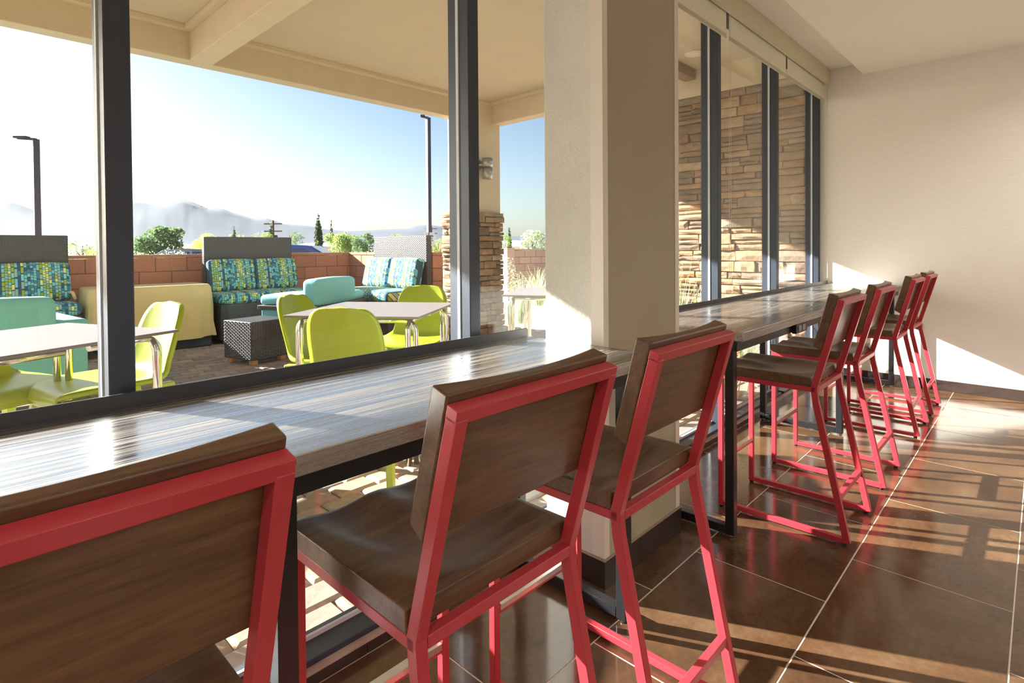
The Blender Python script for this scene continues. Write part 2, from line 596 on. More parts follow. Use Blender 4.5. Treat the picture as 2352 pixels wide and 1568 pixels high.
floor = MB().box(FLOOR_X0, WALL_X, FLOOR_Y0, 1.74, -0.12, -0.0012).build('floor', M['grout'])
tag(floor, 'floor of large bronze porcelain tiles with pale grout', kind='structure')
TW, TH, G = 0.752, 0.500, 0.0048
tile_me = {}
def floor_tile(x0, x1, y0, y1):
    x0, x1, y0, y1 = max(x0, FLOOR_X0), min(x1, WALL_X), max(y0, FLOOR_Y0), min(y1, 1.60)
    if x1 - x0 < 0.03 or y1 - y0 < 0.03:
        return
    k = (round(x1 - x0, 3), round(y1 - y0, 3))
    w, h = (x1 - x0 - G) / 2, (y1 - y0 - G) / 2
    if k not in tile_me:
        o = MB().box(-w, w, -h, h, -0.008, 0).build('tile', M['tile'], floor, bevel=0.0008, seg=1)
        tile_me[k] = o.data
    else:
        o = bpy.data.objects.new('tile', tile_me[k])
        COL.objects.link(o)
        o.parent = floor
    o.location = ((x0 + x1) / 2, (y0 + y1) / 2, 0)
row0 = 0.0713
for j in range(-9, 4):
    y0 = row0 + TH * j
    off = 1.886 if j % 2 == 0 else 1.503
    for i in range(-8, 8):
        x0 = off + TW * i
        if x0 > WALL_X or x0 + TW < FLOOR_X0:
            continue
        floor_tile(x0, x0 + TW, y0, y0 + TH)

ceil = MB()
ceil.box(FLOOR_X0, WALL_X + 0.2, FLOOR_Y0, 1.267, CEIL, CEIL + 0.25)
ceil.box(FLOOR_X0, WALL_X + 0.2, 1.267, 1.80, RECESS, CEIL + 0.25)
tag(ceil.build('ceiling', M['ceiling']), 'cream ceiling with a raised strip along the windows', kind='structure')

wr = MB().box(WALL_X, WALL_X + 0.2, FLOOR_Y0, 1.74, -0.05, CEIL + 0.3).build('wall_right', M['grasscloth'])
tag(wr, 'end wall in pale woven wallcovering', kind='structure')
tag(MB().box(FLOOR_X0 - 0.2, FLOOR_X0, FLOOR_Y0, 1.8, -0.05, CEIL + 0.3).build('wall_left', M['room_wall']), 'cream wall behind the viewer', kind='structure')
tag(MB().box(FLOOR_X0 - 0.2, WALL_X + 0.2, FLOOR_Y0 - 0.2, FLOOR_Y0, -0.05, CEIL + 0.3).build('wall_back', M['room_wall']), 'cream wall on the far side of the room', kind='structure')

bb = MB().box(WALL_X - 0.011, WALL_X, FLOOR_Y0, 1.57, 0, 0.092).build('baseboard_right', M['base_tile'], bevel=0.002, seg=1)
tag(bb, 'dark tile baseboard under the woven wall', kind='structure')
bw = empty('baseboard_front')
tag(bw, 'low dark tile baseboard under the window frames', kind='structure')
for k in range(14):
    x0 = FLOOR_X0 + 0.661 * k
    x1 = min(x0 + 0.658, WALL_X)
    o = MB().box(-0.329, x1 - x0 - 0.329, 0, 0.045, 0, 0.036).build('tile', M['base_tile'], bw, bevel=0.0015, seg=1)
    o.location = (x0 + 0.329, 1.571, 0)
MB().box(FLOOR_X0, WALL_X, 1.5715, 1.60, 0.036, 0.042).build('cap', M['base_top'], bw)

# pillar
PX0, PX1, PY0, PY1 = 1.775, 2.372, 1.2136, 1.498
pil = MB().box(PX0, PX1, PY0, PY1, 0, CEIL + 0.2).build('pillar', M['plaster'], bevel=0.004)
tag(pil, 'cream plastered pillar standing between the two counters', kind='structure')
MB().box(PX0 + 0.012, PX1 - 0.012, PY0 - 0.003, PY0 + 0.01, 0.1, CEIL + 0.1).build('front_panel', M['pillar_paint'], pil)
for gx, sg in ((PX0, 1), (PX1, -1)):
    L_ = [(-0.004, -0.006), (0.03, -0.006), (0.03, -0.0032), (0.0002, -0.0032), (0.0002, 0.05), (-0.004, 0.05)]
    vs = [(gx + sg * a, PY0 + b_, z_) for z_ in (0.112, CEIL - 0.001) for a, b_ in L_]
    MB().add(vs, [(5, 4, 3, 2, 1, 0), (6, 7, 8, 9, 10, 11)] + [(k, (k + 1) % 6, 6 + (k + 1) % 6, 6 + k) for k in range(6)]).build('corner_guard', M['guard'], pil)
pb = MB()
pb.box(PX0 - 0.011, PX1 + 0.011, PY0 - 0.011, PY0, 0, 0.105)
pb.box(PX0 - 0.011, PX0, PY0, PY1, 0, 0.105)
pb.box(PX1, PX1 + 0.011, PY0, PY1, 0, 0.105)
pb.build('base_tile', M['base_tile'], pil, bevel=0.0015, seg=1)
pb = MB()
pb.box(PX0 - 0.012, PX1 + 0.012, PY0 - 0.012, PY0 - 0.0005, 0.105, 0.109)
pb.box(PX0 - 0.012, PX0 - 0.0005, PY0, PY1, 0.105, 0.109)
pb.build('base_cap', M['base_top'], pil)

# curtain wall: bays between mullions (right edge of each mullion)
MW, MD = 0.056, 0.123
HEAD = 2.96
edges = [-3.17, -1.993, -0.816, 0.361, 1.540, 2.710, 3.860, 5.037, 6.25]
for i in range(1, len(edges)):
    x0, x1 = edges[i - 1], edges[i]
    w = empty('window_%d' % i, (x0, WIN_Y, 0))
    tag(w, 'floor to ceiling window bay in a dark metal frame', kind='structure')
    L = x1 - x0
    # mullion at right edge: front cap, recessed glazing pocket, back cap
    mm = MB()
    mm.box(L - MW, L, 0, 0.055, 0.0, HEAD + 0.08)
    mm.box(L - MW + 0.006, L - 0.006, 0.055, 0.072, 0.0, HEAD + 0.08)
    mm.box(L - MW, L, 0.072, MD, 0.0, HEAD + 0.08)
    mm.build('mullion', M['mullion'], w, bevel=0.0025, seg=1)
    MB().box(L - MW - 0.004, L - MW + 0.004, 0.056, 0.071, 0.05, HEAD).build('gasket', M['gasket'], w)
    sl = MB()
    sl.box(0, L - MW, -0.04, 0.055, 0.0, 0.062)
    sl.box(0, L - MW, 0.072, MD - 0.02, 0.0, 0.055)
    sl.box(0, L - MW, 0.055, 0.072, 0.0, 0.045)
    sl.build('sill_frame', M['mullion'], w, bevel=0.002, seg=1)
    MB().box(0, L - MW, 0.044, 0.055, 0.062, 0.075).build('glazing_bead', M['gasket'], w)
    hd = MB().box(0, L - MW, 0, MD, HEAD, HEAD + 0.09).build('head_frame', M['mullion'], w, bevel=0.002, seg=1)
    MB().box(0.0, L - MW, 0.060, 0.066, 0.05, HEAD).build('pane', M['glass'], w)
tag(MB().box(FLOOR_X0 - 0.2, WALL_X + 0.2, WIN_Y + 0.005, 1.80, HEAD + 0.09, 3.6).build('wall_front', M['stucco']), 'header wall above the windows', kind='structure')

# valance boxes, roller shades, bead chains
def valance(x0, x1, label, z0=2.908, z1=3.048):
    v = empty('window_valance', ((x0 + x1) / 2, 1.59, z0))
    tag(v, label, 'valance', 'valance boxes above the windows')
    h = (x1 - x0) / 2 - 0.001
    MB().box(-h, h, -0.04, -0.028, 0, z1 - z0).build('fascia', M['valance'], v, bevel=0.0015, seg=1)
    MB().box(-h, h, -0.028, 0.045, z1 - z0 - 0.012, z1 - z0).build('top_board', M['valance'], v)
    MB().box(-h, h, -0.028, -0.004, 0, 0.01).build('bottom_lip', M['valance'], v)
    MB().tube([(-h + .02, 0.022, 0.07), (h - .02, 0.022, 0.07)], 0.022, 12).build('roller', M['shade'], v)
valance(2.376, 3.880, 'cream valance box above the windows nearest the pillar')
valance(3.880, 6.248, 'long cream valance box running to the end wall', 2.908, 3.049)

def shade(x0, x1, zb, label):
    s = empty('roller_shade', ((x0 + x1) / 2, 1.600, zb))
    tag(s, label, 'roller shade', 'roller shades at the far windows')
    h = (x1 - x0) / 2
    MB().box(-h, h, -0.001, 0.001, 0.03, 2.955 - zb).build('fabric', M['shade'], s)
    MB().box(-h, h, -0.004, 0.004, 0.0, 0.032).build('hem_bar', M['hem'], s, bevel=0.002, seg=1)
shade(2.40, 3.850, 2.738, 'cream roller shade on the window beside the pillar')
shade(3.905, 5.085, 2.735, 'cream roller shade in the middle of the far windows')
shade(5.125, 6.232, 2.735, 'cream roller shade next to the end wall')

def chain(x, y, z0, z1, label, parent_label='bead chain', dy=0.03):
    c = empty('bead_chain', (x, y, z0))
    tag(c, label, 'bead chain', 'bead chains of the roller shades')
    b = MB()
    for k, dx in enumerate((0, dy)):
        n = int((z1 - z0) / 0.012)
        for i in range(n):
            z = 0.012 * i
            r = 0.0021
            b.add([(dx + r, 0, z), (dx - r, 0, z), (dx, r, z), (dx, -r, z), (dx, 0, z + r), (dx, 0, z - r)],
                  [(0, 2, 4), (2, 1, 4), (1, 3, 4), (3, 0, 4), (2, 0, 5), (1, 2, 5), (3, 1, 5), (0, 3, 5)])
    t = b.build('beads', M['bead'], c)
    tag(t, kind='stuff')
    MB().tube([(0, 0, 0), (0, 0, z1 - z0)], 0.0008, 5).tube([(dy, 0, 0), (dy, 0, z1 - z0)], 0.0008, 5).build('cord', M['bead'], c)
    MB().tube([(0, 0, 0.0), (dy * .25, 0, -0.011), (dy * .75, 0, -0.011), (dy, 0, 0)], 0.0016, 6).build('loop_end', M['bead'], c)
chain(3.872, 1.588, 0.99, 2.93, 'bead chain hanging at the joint of the far valance boxes')
chain(6.185, 1.560, 0.99, 2.93, 'bead chain hanging beside the end wall near the window', dy=0.02)

# fill lamps added in the ceiling out of view to brighten the room
fill_xy = [(-1.5, -0.9), (5.2, -0.9), (-1.5, -3.0), (0.9, -3.0), (3.3, -3.0), (5.2, -3.0)]
for k, (x, y) in enumerate(fill_xy):
    d = empty('fill_downlight', (x, y, CEIL - 0.001))
    tag(d, 'round fill lamp added in the unseen part of the cream ceiling', 'fill lamp', 'added ceiling fill lamps')
    ring = MB()
    n = 24
    vs = []
    for r_, z_ in ((0.075, 0.0), (0.095, 0.0), (0.092, -0.006), (0.075, -0.006)):
        vs += [(math.cos(2 * math.pi * i / n) * r_, math.sin(2 * math.pi * i / n) * r_, z_) for i in range(n)]
    ring.add(vs, [(a * n + i, a * n + (i + 1) % n, ((a + 1) % 4) * n + (i + 1) % n, ((a + 1) % 4) * n + i) for a in range(4) for i in range(n)])
    ring.build('trim_ring', M['wall_white'], d)
    ld = bpy.data.lights.new('fill_lamp', 'AREA')
    ld.shape = 'DISK'
    ld.size = 0.15
    ld.energy = FILL_LAMP_W
    ld.color = (1.0, 0.97, 0.93)
    ld.spread = math.radians(150)
    lo = bpy.data.objects.new('lamp', ld)
    lo.location = (0, 0, -0.008)
    lo.parent = d
    COL.objects.link(lo)

# ================================================================== COUNTERS
ZT, CT = 0.925, 0.041
def counter(name, x0, x1, y0, y1, legs, label, outlet=None, ledge_z=0.034):
    c = empty(name, ((x0 + x1) / 2, (y0 + y1) / 2, 0))
    tag(c, label, 'counter', 'window counters')
    ox, oy = c.location.x, c.location.y
    def bld(mb, n, mat, **k):
        mb.v = [(a - ox, b - oy, z) for a, b, z in mb.v]
        return mb.build(n, mat, c, **k)
    bld(MB().box(x0, x1, y0, y1, ZT - CT, ZT), 'counter_top', M['counter'], bevel=0.002, seg=2)
    bld(MB().box(x0, x1, y1 - 0.006, y1 + 0.002, ZT - CT - 0.02, ZT + ledge_z), 'back_ledge', M['ledge'], bevel=0.0015, seg=1)
    zb = ZT - CT
    bld(MB().box(x0 + 0.012, x1 - 0.012, y0 + 0.03, y0 + 0.07, zb - 0.048, zb), 'apron', M['black_steel'], bevel=0.002, seg=1)
    bld(MB().box(x0 + 0.012, x1 - 0.012, y1 - 0.07, y1 - 0.03, zb - 0.048, zb), 'apron', M['black_steel'], bevel=0.002, seg=1)
    for lx in legs:
        for yy, nm in ((y0 + 0.045, 'leg'), (y1 - 0.075, 'leg')):
            bld(MB().box(lx - 0.02, lx + 0.02, yy, yy + 0.04, 0.012, zb), nm, M['black_steel'], bevel=0.003, seg=2)
            bld(MB().tube([(lx, yy + .02, 0.0), (lx, yy + .02, 0.013)], 0.013, 10), 'levelling_foot', M['steel'])
        bld(MB().box(lx - 0.0195, lx + 0.0195, y0 + 0.085, y1 - 0.075, 0.012, 0.050), 'floor_rail', M['black_steel'], bevel=0.003, seg=2)
    if outlet:
        b = bld(MB().box(outlet[0], outlet[1], y0 + 0.008, y0 + 0.031, zb - 0.054, zb - 0.003), 'outlet_box', M['outlet_plate'], bevel=0.002, seg=1)
        w = (outlet[1] - outlet[0])
        for k in range(2):
            xa = outlet[0] + w * (0.18 + 0.36 * k)
            f = MB()
            f.box(xa - ox, xa + w * .26 - ox, y0 + 0.0055 - oy, y0 + 0.0085 - oy, zb - 0.044, zb - 0.013)
            f.build('socket', M['outlet_face'], b, bevel=0.001, seg=1)
    return c
counter('window_counter', -1.95, 1.772, 0.988, 1.602, [-1.45, 0.466, 1.660], 'long dark streaked counter on black legs, near side of the pillar')
counter('window_counter', 2.450, 6.235, 0.946, 1.572, [2.478, 4.318, 6.125], 'dark streaked counter with a power outlet, beyond the pillar', outlet=(3.20, 3.39), ledge_z=0.026)
cb = empty('wall_outlet', (WALL_X + 0.03, 0.83, 0.56))
tag(cb, 'small black outlet on the end wall behind the last stool', 'outlet')
MB().box(-0.045, -0.03, -0.035, 0.035, -0.025, 0.025).build('plate', M['outlet_plate'], cb, bevel=0.003)
MB().box(-0.049, -0.045, -0.02, 0.02, -0.012, 0.012).build('socket', M['outlet_face'], cb, bevel=0.001, seg=1)

# ================================================================== BAR STOOLS
TB = 0.0235
def make_stool():
    root = empty('bar_stool')
    W = 0.2005                              # tube centre line
    yb, yf = -0.278, 0.278                  # rear / front feet
    knee = (-0.150, 0.664)
    top = (-0.253, 1.054)
    for s in (-1, 1):
        x = s * W
        MB().sweep([(x, yb, 0.012), (x, -0.152, 0.612), (x, -0.147, 0.665), (x, top[0], top[1] - TB * .2)], TB, TB * 1.15, (1, 0, 0)).build('rear_leg', M['red'], root, bevel=0.002, seg=2)
        MB().box(x - TB / 2, x + TB / 2, yf - TB / 2, yf + TB / 2, 0.008, 0.645).build('front_leg', M['red'], root, bevel=0.002, seg=2)
        MB().box(x - TB / 2, x + TB / 2, yb + 0.008, yf - TB / 2, 0.008, 0.008 + TB).build('floor_rail', M['red'], root, bevel=0.002, seg=2)
        MB().box(x - TB / 2, x + TB / 2, -0.155, yf + TB / 2, 0.6455, 0.645 + TB).build('seat_rail', M['red'], root, bevel=0.002, seg=2)
        for y in (yb + 0.012, yf):
            MB().tube([(x, y, 0), (x, y, 0.0085)], 0.010, 10).build('glide', M['rubber'], root)
    a = W - TB / 2
    MB().box(-a, a, yf - TB / 2, yf + TB / 2, 0.6455, 0.645 + TB).build('seat_rail', M['red'], root, bevel=0.002, seg=2)
    MB().box(-a, a, -0.1625, -0.1395, 0.6455, 0.645 + TB).build('seat_rail', M['red'], root, bevel=0.002, seg=2)
    MB().bar((-W - TB / 2, top[0], top[1]), (W + TB / 2, top[0], top[1]), TB * 1.15, TB, ref=(0, -0.25, 0.97)).build('back_rail', M['red'], root, bevel=0.002, seg=2)
    zs = 0.195
    ys = yb + (zs - 0.012) / 0.6 * 0.126
    MB().box(-a, a, ys - TB / 2, ys + TB / 2, zs - TB / 2, zs + TB / 2).build('rear_stretcher', M['red'], root, bevel=0.002, seg=2)
    fr = MB().box(-a, a, yf - TB / 2, yf + TB / 2, 0.225, 0.225 + TB).build('footrest', M['red'], root, bevel=0.002, seg=2)
    MB().box(-a + .002, a - .002, yf - TB / 2 - .0015, yf + TB / 2 + .0015, 0.2255 + TB * .35, 0.2265 + TB + .0015).build('steel_cap', M['steel'], fr, bevel=0.001, seg=1)
    # saddle seat
    nx, ny = 28, 28
    X, Y0, Y1 = 0.214, -0.136, 0.296
    zt, th = 0.711, 0.042
    def z(i, j):
        u = (i / nx) * 2 - 1
        v = j / ny
        # scooped hollow in the rear two thirds, ridge between the thighs at the front
        d = 0
        q = ((u / 0.86) ** 2 + ((v - 0.40) / 0.40) ** 2)
        if q < 1:
            d -= 0.017 * (1 - q) ** 1.2
        for c in (-0.45, 0.45):
            q2 = ((u - c) / 0.42) ** 2 + ((v - 0.82) / 0.42) ** 2
            if q2 < 1:
                d -= 0.012 * (1 - q2) ** 1.3
        return zt + d
    vs, fs = [], []
    for j in range(ny + 1):
        for i in range(nx + 1):
            vs.append((-X + 2 * X * i / nx, Y0 + (Y1 - Y0) * j / ny, z(i, j)))
    idx = lambda i, j: j * (nx + 1) + i
    for j in range(ny):
        for i in range(nx):
            fs.append((idx(i, j), idx(i + 1, j), idx(i + 1, j + 1), idx(i, j + 1)))
    st = MB()
    st.add(vs, fs, True)
    ring = [idx(i, 0) for i in range(nx)] + [idx(nx, j) for j in range(ny)] + [idx(nx - i, ny) for i in range(nx)] + [idx(0, ny - j) for j in range(ny)]
    o = len(st.v)
    st.v += [(st.v[k][0], st.v[k][1], zt - th) for k in ring]
    n = len(ring)
    for k in range(n):
        st.f.append((ring[k], o + k, o + (k + 1) % n, ring[(k + 1) % n]))
        st.sm.append(False)
    st.f.append(tuple(o + k for k in range(n)))
    st.sm.append(False)
    st.build('seat', M['walnut'], root, bevel=0.003, seg=2)
    # backrest slab: flat behind, hollowed in front, leaning with the frame
    d = Vector((0, top[0] - knee[0], top[1] - knee[1])).normalized()
    nrm = Vector((0, d.z, -d.y))            # towards the counter
    base = Vector((0, top[0], top[1])) + nrm * (TB * 0.62)
    hw, n = 0.2125, 22
    lo, hi = -0.232, 0.026
    vs = []
    for i in range(n + 1):
        x = -hw + 2 * hw * i / n
        t = 0.040 - 0.019 * (1 - (x / hw) ** 2)
        for (al, off) in ((lo, 0.0), (hi, 0.0), (hi, t), (lo + 0.012, t)):
            vs.append(base + Vector((x, 0, 0)) + d * al + nrm * off)
    fs = [(0, 1, 2, 3), tuple(4 * n + q for q in (3, 2, 1, 0))]
    for i in range(n):
        for q in range(4):
            fs.append((4 * i + q, 4 * i + 4 + q, 4 * i + 4 + (q + 1) % 4, 4 * i + (q + 1) % 4))
    MB().add(vs, fs).build('backrest', M['walnut'], root, bevel=0.004, seg=2)
    return root

stool0 = make_stool()
stools = [
    (0.080, 'red-framed wooden bar stool in the foreground, cut off by the left edge'),
    (0.748, 'red-framed wooden bar stool in the foreground with its whole seat in view'),
    (1.343, 'red-framed wooden bar stool standing in front of the pillar'),
    (2.940, 'red-framed wooden bar stool nearest the pillar at the far counter'),
    (3.700, 'red-framed wooden bar stool second from the pillar at the far counter'),
    (4.800, 'red-framed wooden bar stool second from the end wall'),
    (5.470, 'red-framed wooden bar stool nearest the end wall'),
]
for k, (x, lab) in enumerate(stools):
    s = stool0 if k == 0 else copy_tree(stool0)
    s.location = (x, 0.889, 0)
    tag(s, lab, 'bar stool', 'red bar stools along the window counters')
#---OUTDOOR---
# ================================================================== PATIO: ground
gg = MB()
gg.box(-60, 120, 1.74, 400, -0.30, -0.13)
tag(gg.build('gravel_ground', M['gravel']), 'pale gravel ground beyond the patio', kind='structure')
tag(MB().box(-60, 120, 14.0, 24.0, -0.129, -0.11).build('asphalt_lane', M['asphalt']), 'grey asphalt lane behind the patio wall', kind='structure')
pav = MB().box(-5.0, 6.6, 1.74, 9.2, -0.129, -0.020).build('patio_paving', M['sand_joint'])
tag(pav, 'patio paving of tumbled concrete pavers', kind='structure')
PW, PH = 0.232, 0.152
cells = []
j = 0
y = 1.765
while y < 9.15:
    off = (j % 2) * PW / 2
    x = -5.0 + off
    while x < 6.5:
        cells.append((x + PW / 2, y + PH / 2))
        x += PW
    y += PH
    j += 1
def pixel(p):
    v = Vector(p) - Vector((0, 0, CAM_H))
    z = v.dot(fwd)
    return (1176 + FPX * v.dot(r2) / z, PPX_Y - FPX * v.dot(u2) / z, z) if z > 0.1 else (-1, -1, 0)
def in_view(c):
    px, py, z = pixel((c[0], c[1], 0))
    near = (0.55 < c[0] < 1.72 and c[1] < 3.2) or (2.45 < c[0] < 6.2 and c[1] < 2.6)
    far = 5.9 < c[1] < 8.6 and -20 < px < 1100 and c[0] < 5.3
    return (near and -20 < px < 2372 and py < 1600) or far
vis = sorted([c for c in cells if in_view(c)], key=lambda c: pixel((c[0], c[1], 0))[2])[:300]
visset = set(vis)
def paver_mesh(rnd):
    w, h = PW / 2 - 0.004, PH / 2 - 0.004
    b = MB()
    t = 0.014
    jx = lambda: rnd.uniform(-0.004, 0.004)
    top = [(-w + t + jx(), -h + t + jx(), jx() * .6), (w - t + jx(), -h + t + jx(), jx() * .6), (w - t + jx(), h - t + jx(), jx() * .6), (-w + t + jx(), h - t + jx(), jx() * .6)]
    mid = [(-w, -h, -0.012), (w, -h, -0.012), (w, h, -0.012), (-w, h, -0.012)]
    bot = [(a, c, -0.05) for a, c, _ in mid]
    fs = [(0, 1, 2, 3)]
    for q in range(4):
        k = (q + 1) % 4
        fs += [(4 + q, 4 + k, k, q), (8 + q, 8 + k, 4 + k, 4 + q)]
    b.add(top + mid + bot, fs)
    return b
rp = random.Random(3)
paver_meshes = []
for k in range(8):
    o = paver_mesh(rp).build('paver', M['paver'], pav)
    paver_meshes.append(o.data)
    o.location = (vis[k][0], vis[k][1], 0)
for c in vis[8:]:
    o = bpy.data.objects.new('paver', rp.choice(paver_meshes))
    COL.objects.link(o)
    o.parent = pav
    o.location = (c[0], c[1], rp.uniform(-0.003, 0.002))
    o.rotation_euler = (0, 0, rp.uniform(-0.015, 0.015) + (math.pi if rp.random() < .5 else 0))
rest = MB()
for c in cells:
    if c in visset:
        continue
    pm = paver_mesh(rp)
    rest.add([(a + c[0], b_ + c[1], z_) for a, b_, z_ in pm.v], pm.f)
tag(rest.build('outlying_pavers', M['paver_far'], pav), kind='stuff')

# ================================================================== PATIO: roof
ROOF_L = -9.0
ZB, ZC = 3.07, 3.37
rc = MB()
rc.box(ROOF_L, 5.83, 3.20, 5.95, ZC, ZC + 0.35)
rc.box(ROOF_L, 6.45, 1.80, 3.20, ZC, ZC + 0.35)
roof = rc.build('patio_roof', M['stucco_lid'])
tag(roof, 'cream coffered roof over the patio', kind='structure')
MB().box(ROOF_L, 5.83, 5.78, 5.95, ZB, ZC).build('edge_beam', M['stucco'], roof, bevel=0.004, seg=1)
MB().box(ROOF_L, 5.64, 5.70, 5.78, ZC - 0.045, ZC).build('edge_moulding', M['stucco'], roof, bevel=0.003, seg=1)
for x0 in (1.74, -2.16, -6.06):
    MB().box(x0, x0 + 0.20, 1.80, 5.78, ZB, ZC).build('cross_beam', M['stucco'], roof, bevel=0.004, seg=1)
    MB().box(x0 - 0.06, x0, 1.80, 5.70, ZC - 0.045, ZC).build('beam_moulding', M['stucco'], roof, bevel=0.003, seg=1)
    MB().box(x0 + 0.20, x0 + 0.26, 1.80, 5.70, ZC - 0.045, ZC).build('beam_moulding', M['stucco'], roof, bevel=0.003, seg=1)
MB().box(5.64, 5.83, 3.10, 5.78, ZB, ZC).build('cross_beam', M['stucco'], roof, bevel=0.004, seg=1)
MB().box(5.58, 5.64, 3.10, 5.70, ZC - 0.045, ZC).build('beam_moulding', M['stucco'], roof, bevel=0.003, seg=1)
MB().box(5.64, 6.25, 2.96, 3.10, 3.25, ZC).build('short_beam', M['brown_beam'], roof, bevel=0.004, seg=1)
dk = empty('soffit_light', (5.72, 2.72, ZC - 0.001))
tag(dk, 'round light set in the patio ceiling above the stone wall', 'ceiling light')
MB().tube([(0, 0, 0), (0, 0, -0.012)], 0.10, 24).build('trim_ring', M['wall_white'], dk)
MB().tube([(0, 0, -0.012), (0, 0, -0.016)], 0.07, 24).build('lens', M['shade'], dk)

# stone piers -------------------------------------------------------
def stone_mesh(rnd, L, Hh, D):
    """rough quarry face: a chipped box, face on +Y of its local frame"""
    b = MB()
    n = 3
    vs = []
    def jit(a): return rnd.uniform(-a, a)
    for j2 in range(3):
        for i in range(4):
            x = -L / 2 + L * i / 3
            z = -Hh / 2 + Hh * j2 / 2
            edge = (i in (0, 3)) or (j2 in (0, 2))
            yy = D + (jit(0.006) - 0.014 if edge else 0.006 + jit(0.012))
            vs.append((x + (jit(0.004) if edge else jit(L * .06)), yy, z + (jit(0.004) if edge else 0)))
    ring = [0, 1, 2, 3, 7, 11, 10, 9, 8, 4]
    fs = [(j2 * 4 + i, j2 * 4 + i + 1, j2 * 4 + i + 5, j2 * 4 + i + 4) for j2 in range(2) for i in range(3)]
    o = len(vs)
    vs += [(vs[k][0], 0.0, vs[k][2]) for k in ring]
    for k in range(len(ring)):
        fs.append((ring[k], ring[(k + 1) % len(ring)], o + (k + 1) % len(ring), o + k))
    b.add(vs, fs)
    return b

def stone_face(parent, origin, along, out, length, z0, z1, seed, hmin=0.05, hmax=0.125, lmin=0.10, lmax=0.42, name='stone', ragged=0.0):
    """courses of separate stones on a wall face; parent's frame is world-aligned"""
    rnd = random.Random(seed)
    along, out = Vector(along), Vector(out)
    rot = Matrix((along, out, Vector((0, 0, 1)))).transposed().to_4x4()
    z = z0
    cnt = 0
    while z < z1 - 0.02:
        h = min(rnd.uniform(hmin, hmax), z1 - z)
        if z1 - z - h < hmin * .7:
            h = z1 - z
        x = -rnd.uniform(0, ragged)
        while x < length - 0.01:
            L = rnd.uniform(lmin, lmax)
            if length - x - L < lmin * .8:
                L = length - x + rnd.uniform(0, ragged)
            hh = h
            parts = [(0, h)]
            if h > 0.095 and rnd.random() < 0.45:
                k = rnd.uniform(.38, .62)
                parts = [(0, h * k), (h * k, h * (1 - k))]
            for zo, hq in parts:
                D = rnd.uniform(0.035, 0.075)
                ob = stone_mesh(rnd, L - 0.008, hq - 0.008, D).build(name, M['stone'], parent, bevel=0.004, seg=1)
                mtx = rot.copy()
                mtx.translation = Vector(origin) + along * (x + L / 2) + Vector((0, 0, z + zo + hq / 2))
                ob.matrix_local = mtx
                cnt += 1
            x += L
        z += h
    return cnt

# pier continuing the end wall outside (seen through the far windows)
sp = MB().box(6.31, 6.85, 1.80, 3.18, -0.02, 3.04).build('stone_pier', M['mortar'])
tag(sp, 'tall ledgestone wall pier outside the far windows', kind='structure')
n1 = stone_face(sp, (6.31, 1.80, -0.02), (0, 1, 0), (-1, 0, 0), 1.40, 0, 3.08, 11, 0.06, 0.13, 0.14, 0.42, ragged=0.05)
n2 = stone_face(sp, (6.31, 3.18, -0.02), (1, 0, 0), (0, 1, 0), 0.54, 0, 3.08, 12, 0.06, 0.13, 0.14, 0.3)
MB().box(6.27, 6.85, 1.80, 3.22, 3.06, ZC).build('stucco_top', M['stucco'], sp)

# corner column of the patio roof
cc = MB().box(5.05, 5.79, 5.73, 6.02, -0.02, ZC).build('patio_column', M['stucco'], bevel=0.006)
tag(cc, 'patio roof column, stucco above and ledgestone below', kind='structure')
MB().box(4.99, 5.74, 5.71, 6.04, 0.0, 1.78).build('stone_core', M['mortar'], cc)
stone_face(cc, (4.98, 5.71, -0.02), (1, 0, 0), (0, -1, 0), 0.79, 0, 1.82, 21, 0.06, 0.13, 0.12, 0.34, ragged=0.03)
stone_face(cc, (4.99, 5.70, -0.02), (0, 1, 0), (-1, 0, 0), 0.34, 0, 1.82, 22, 0.06, 0.13, 0.12, 0.3)

sc = empty('wall_sconce', (5.44, 5.73, 2.40))
tag(sc, 'brushed metal cylinder sconce on the patio column', 'wall lamp')
MB().tube([(-0.10, 0, 0.06), (-0.10, -0.02, 0.06)], 0.075, 20).build('back_plate', M['sconce'], sc)
MB().tube([(-0.10, -0.02, 0.06), (0.0, -0.10, 0.06)], 0.022, 12).build('arm', M['sconce'], sc)
MB().tube([(0.0, -0.10, -0.14), (0.0, -0.10, 0.02)], 0.070, 24).build('lower_shade', M['sconce'], sc)
MB().tube([(0.0, -0.10, 0.024), (0.0, -0.10, 0.15)], 0.074, 24).build('upper_shade', M['sconce'], sc)

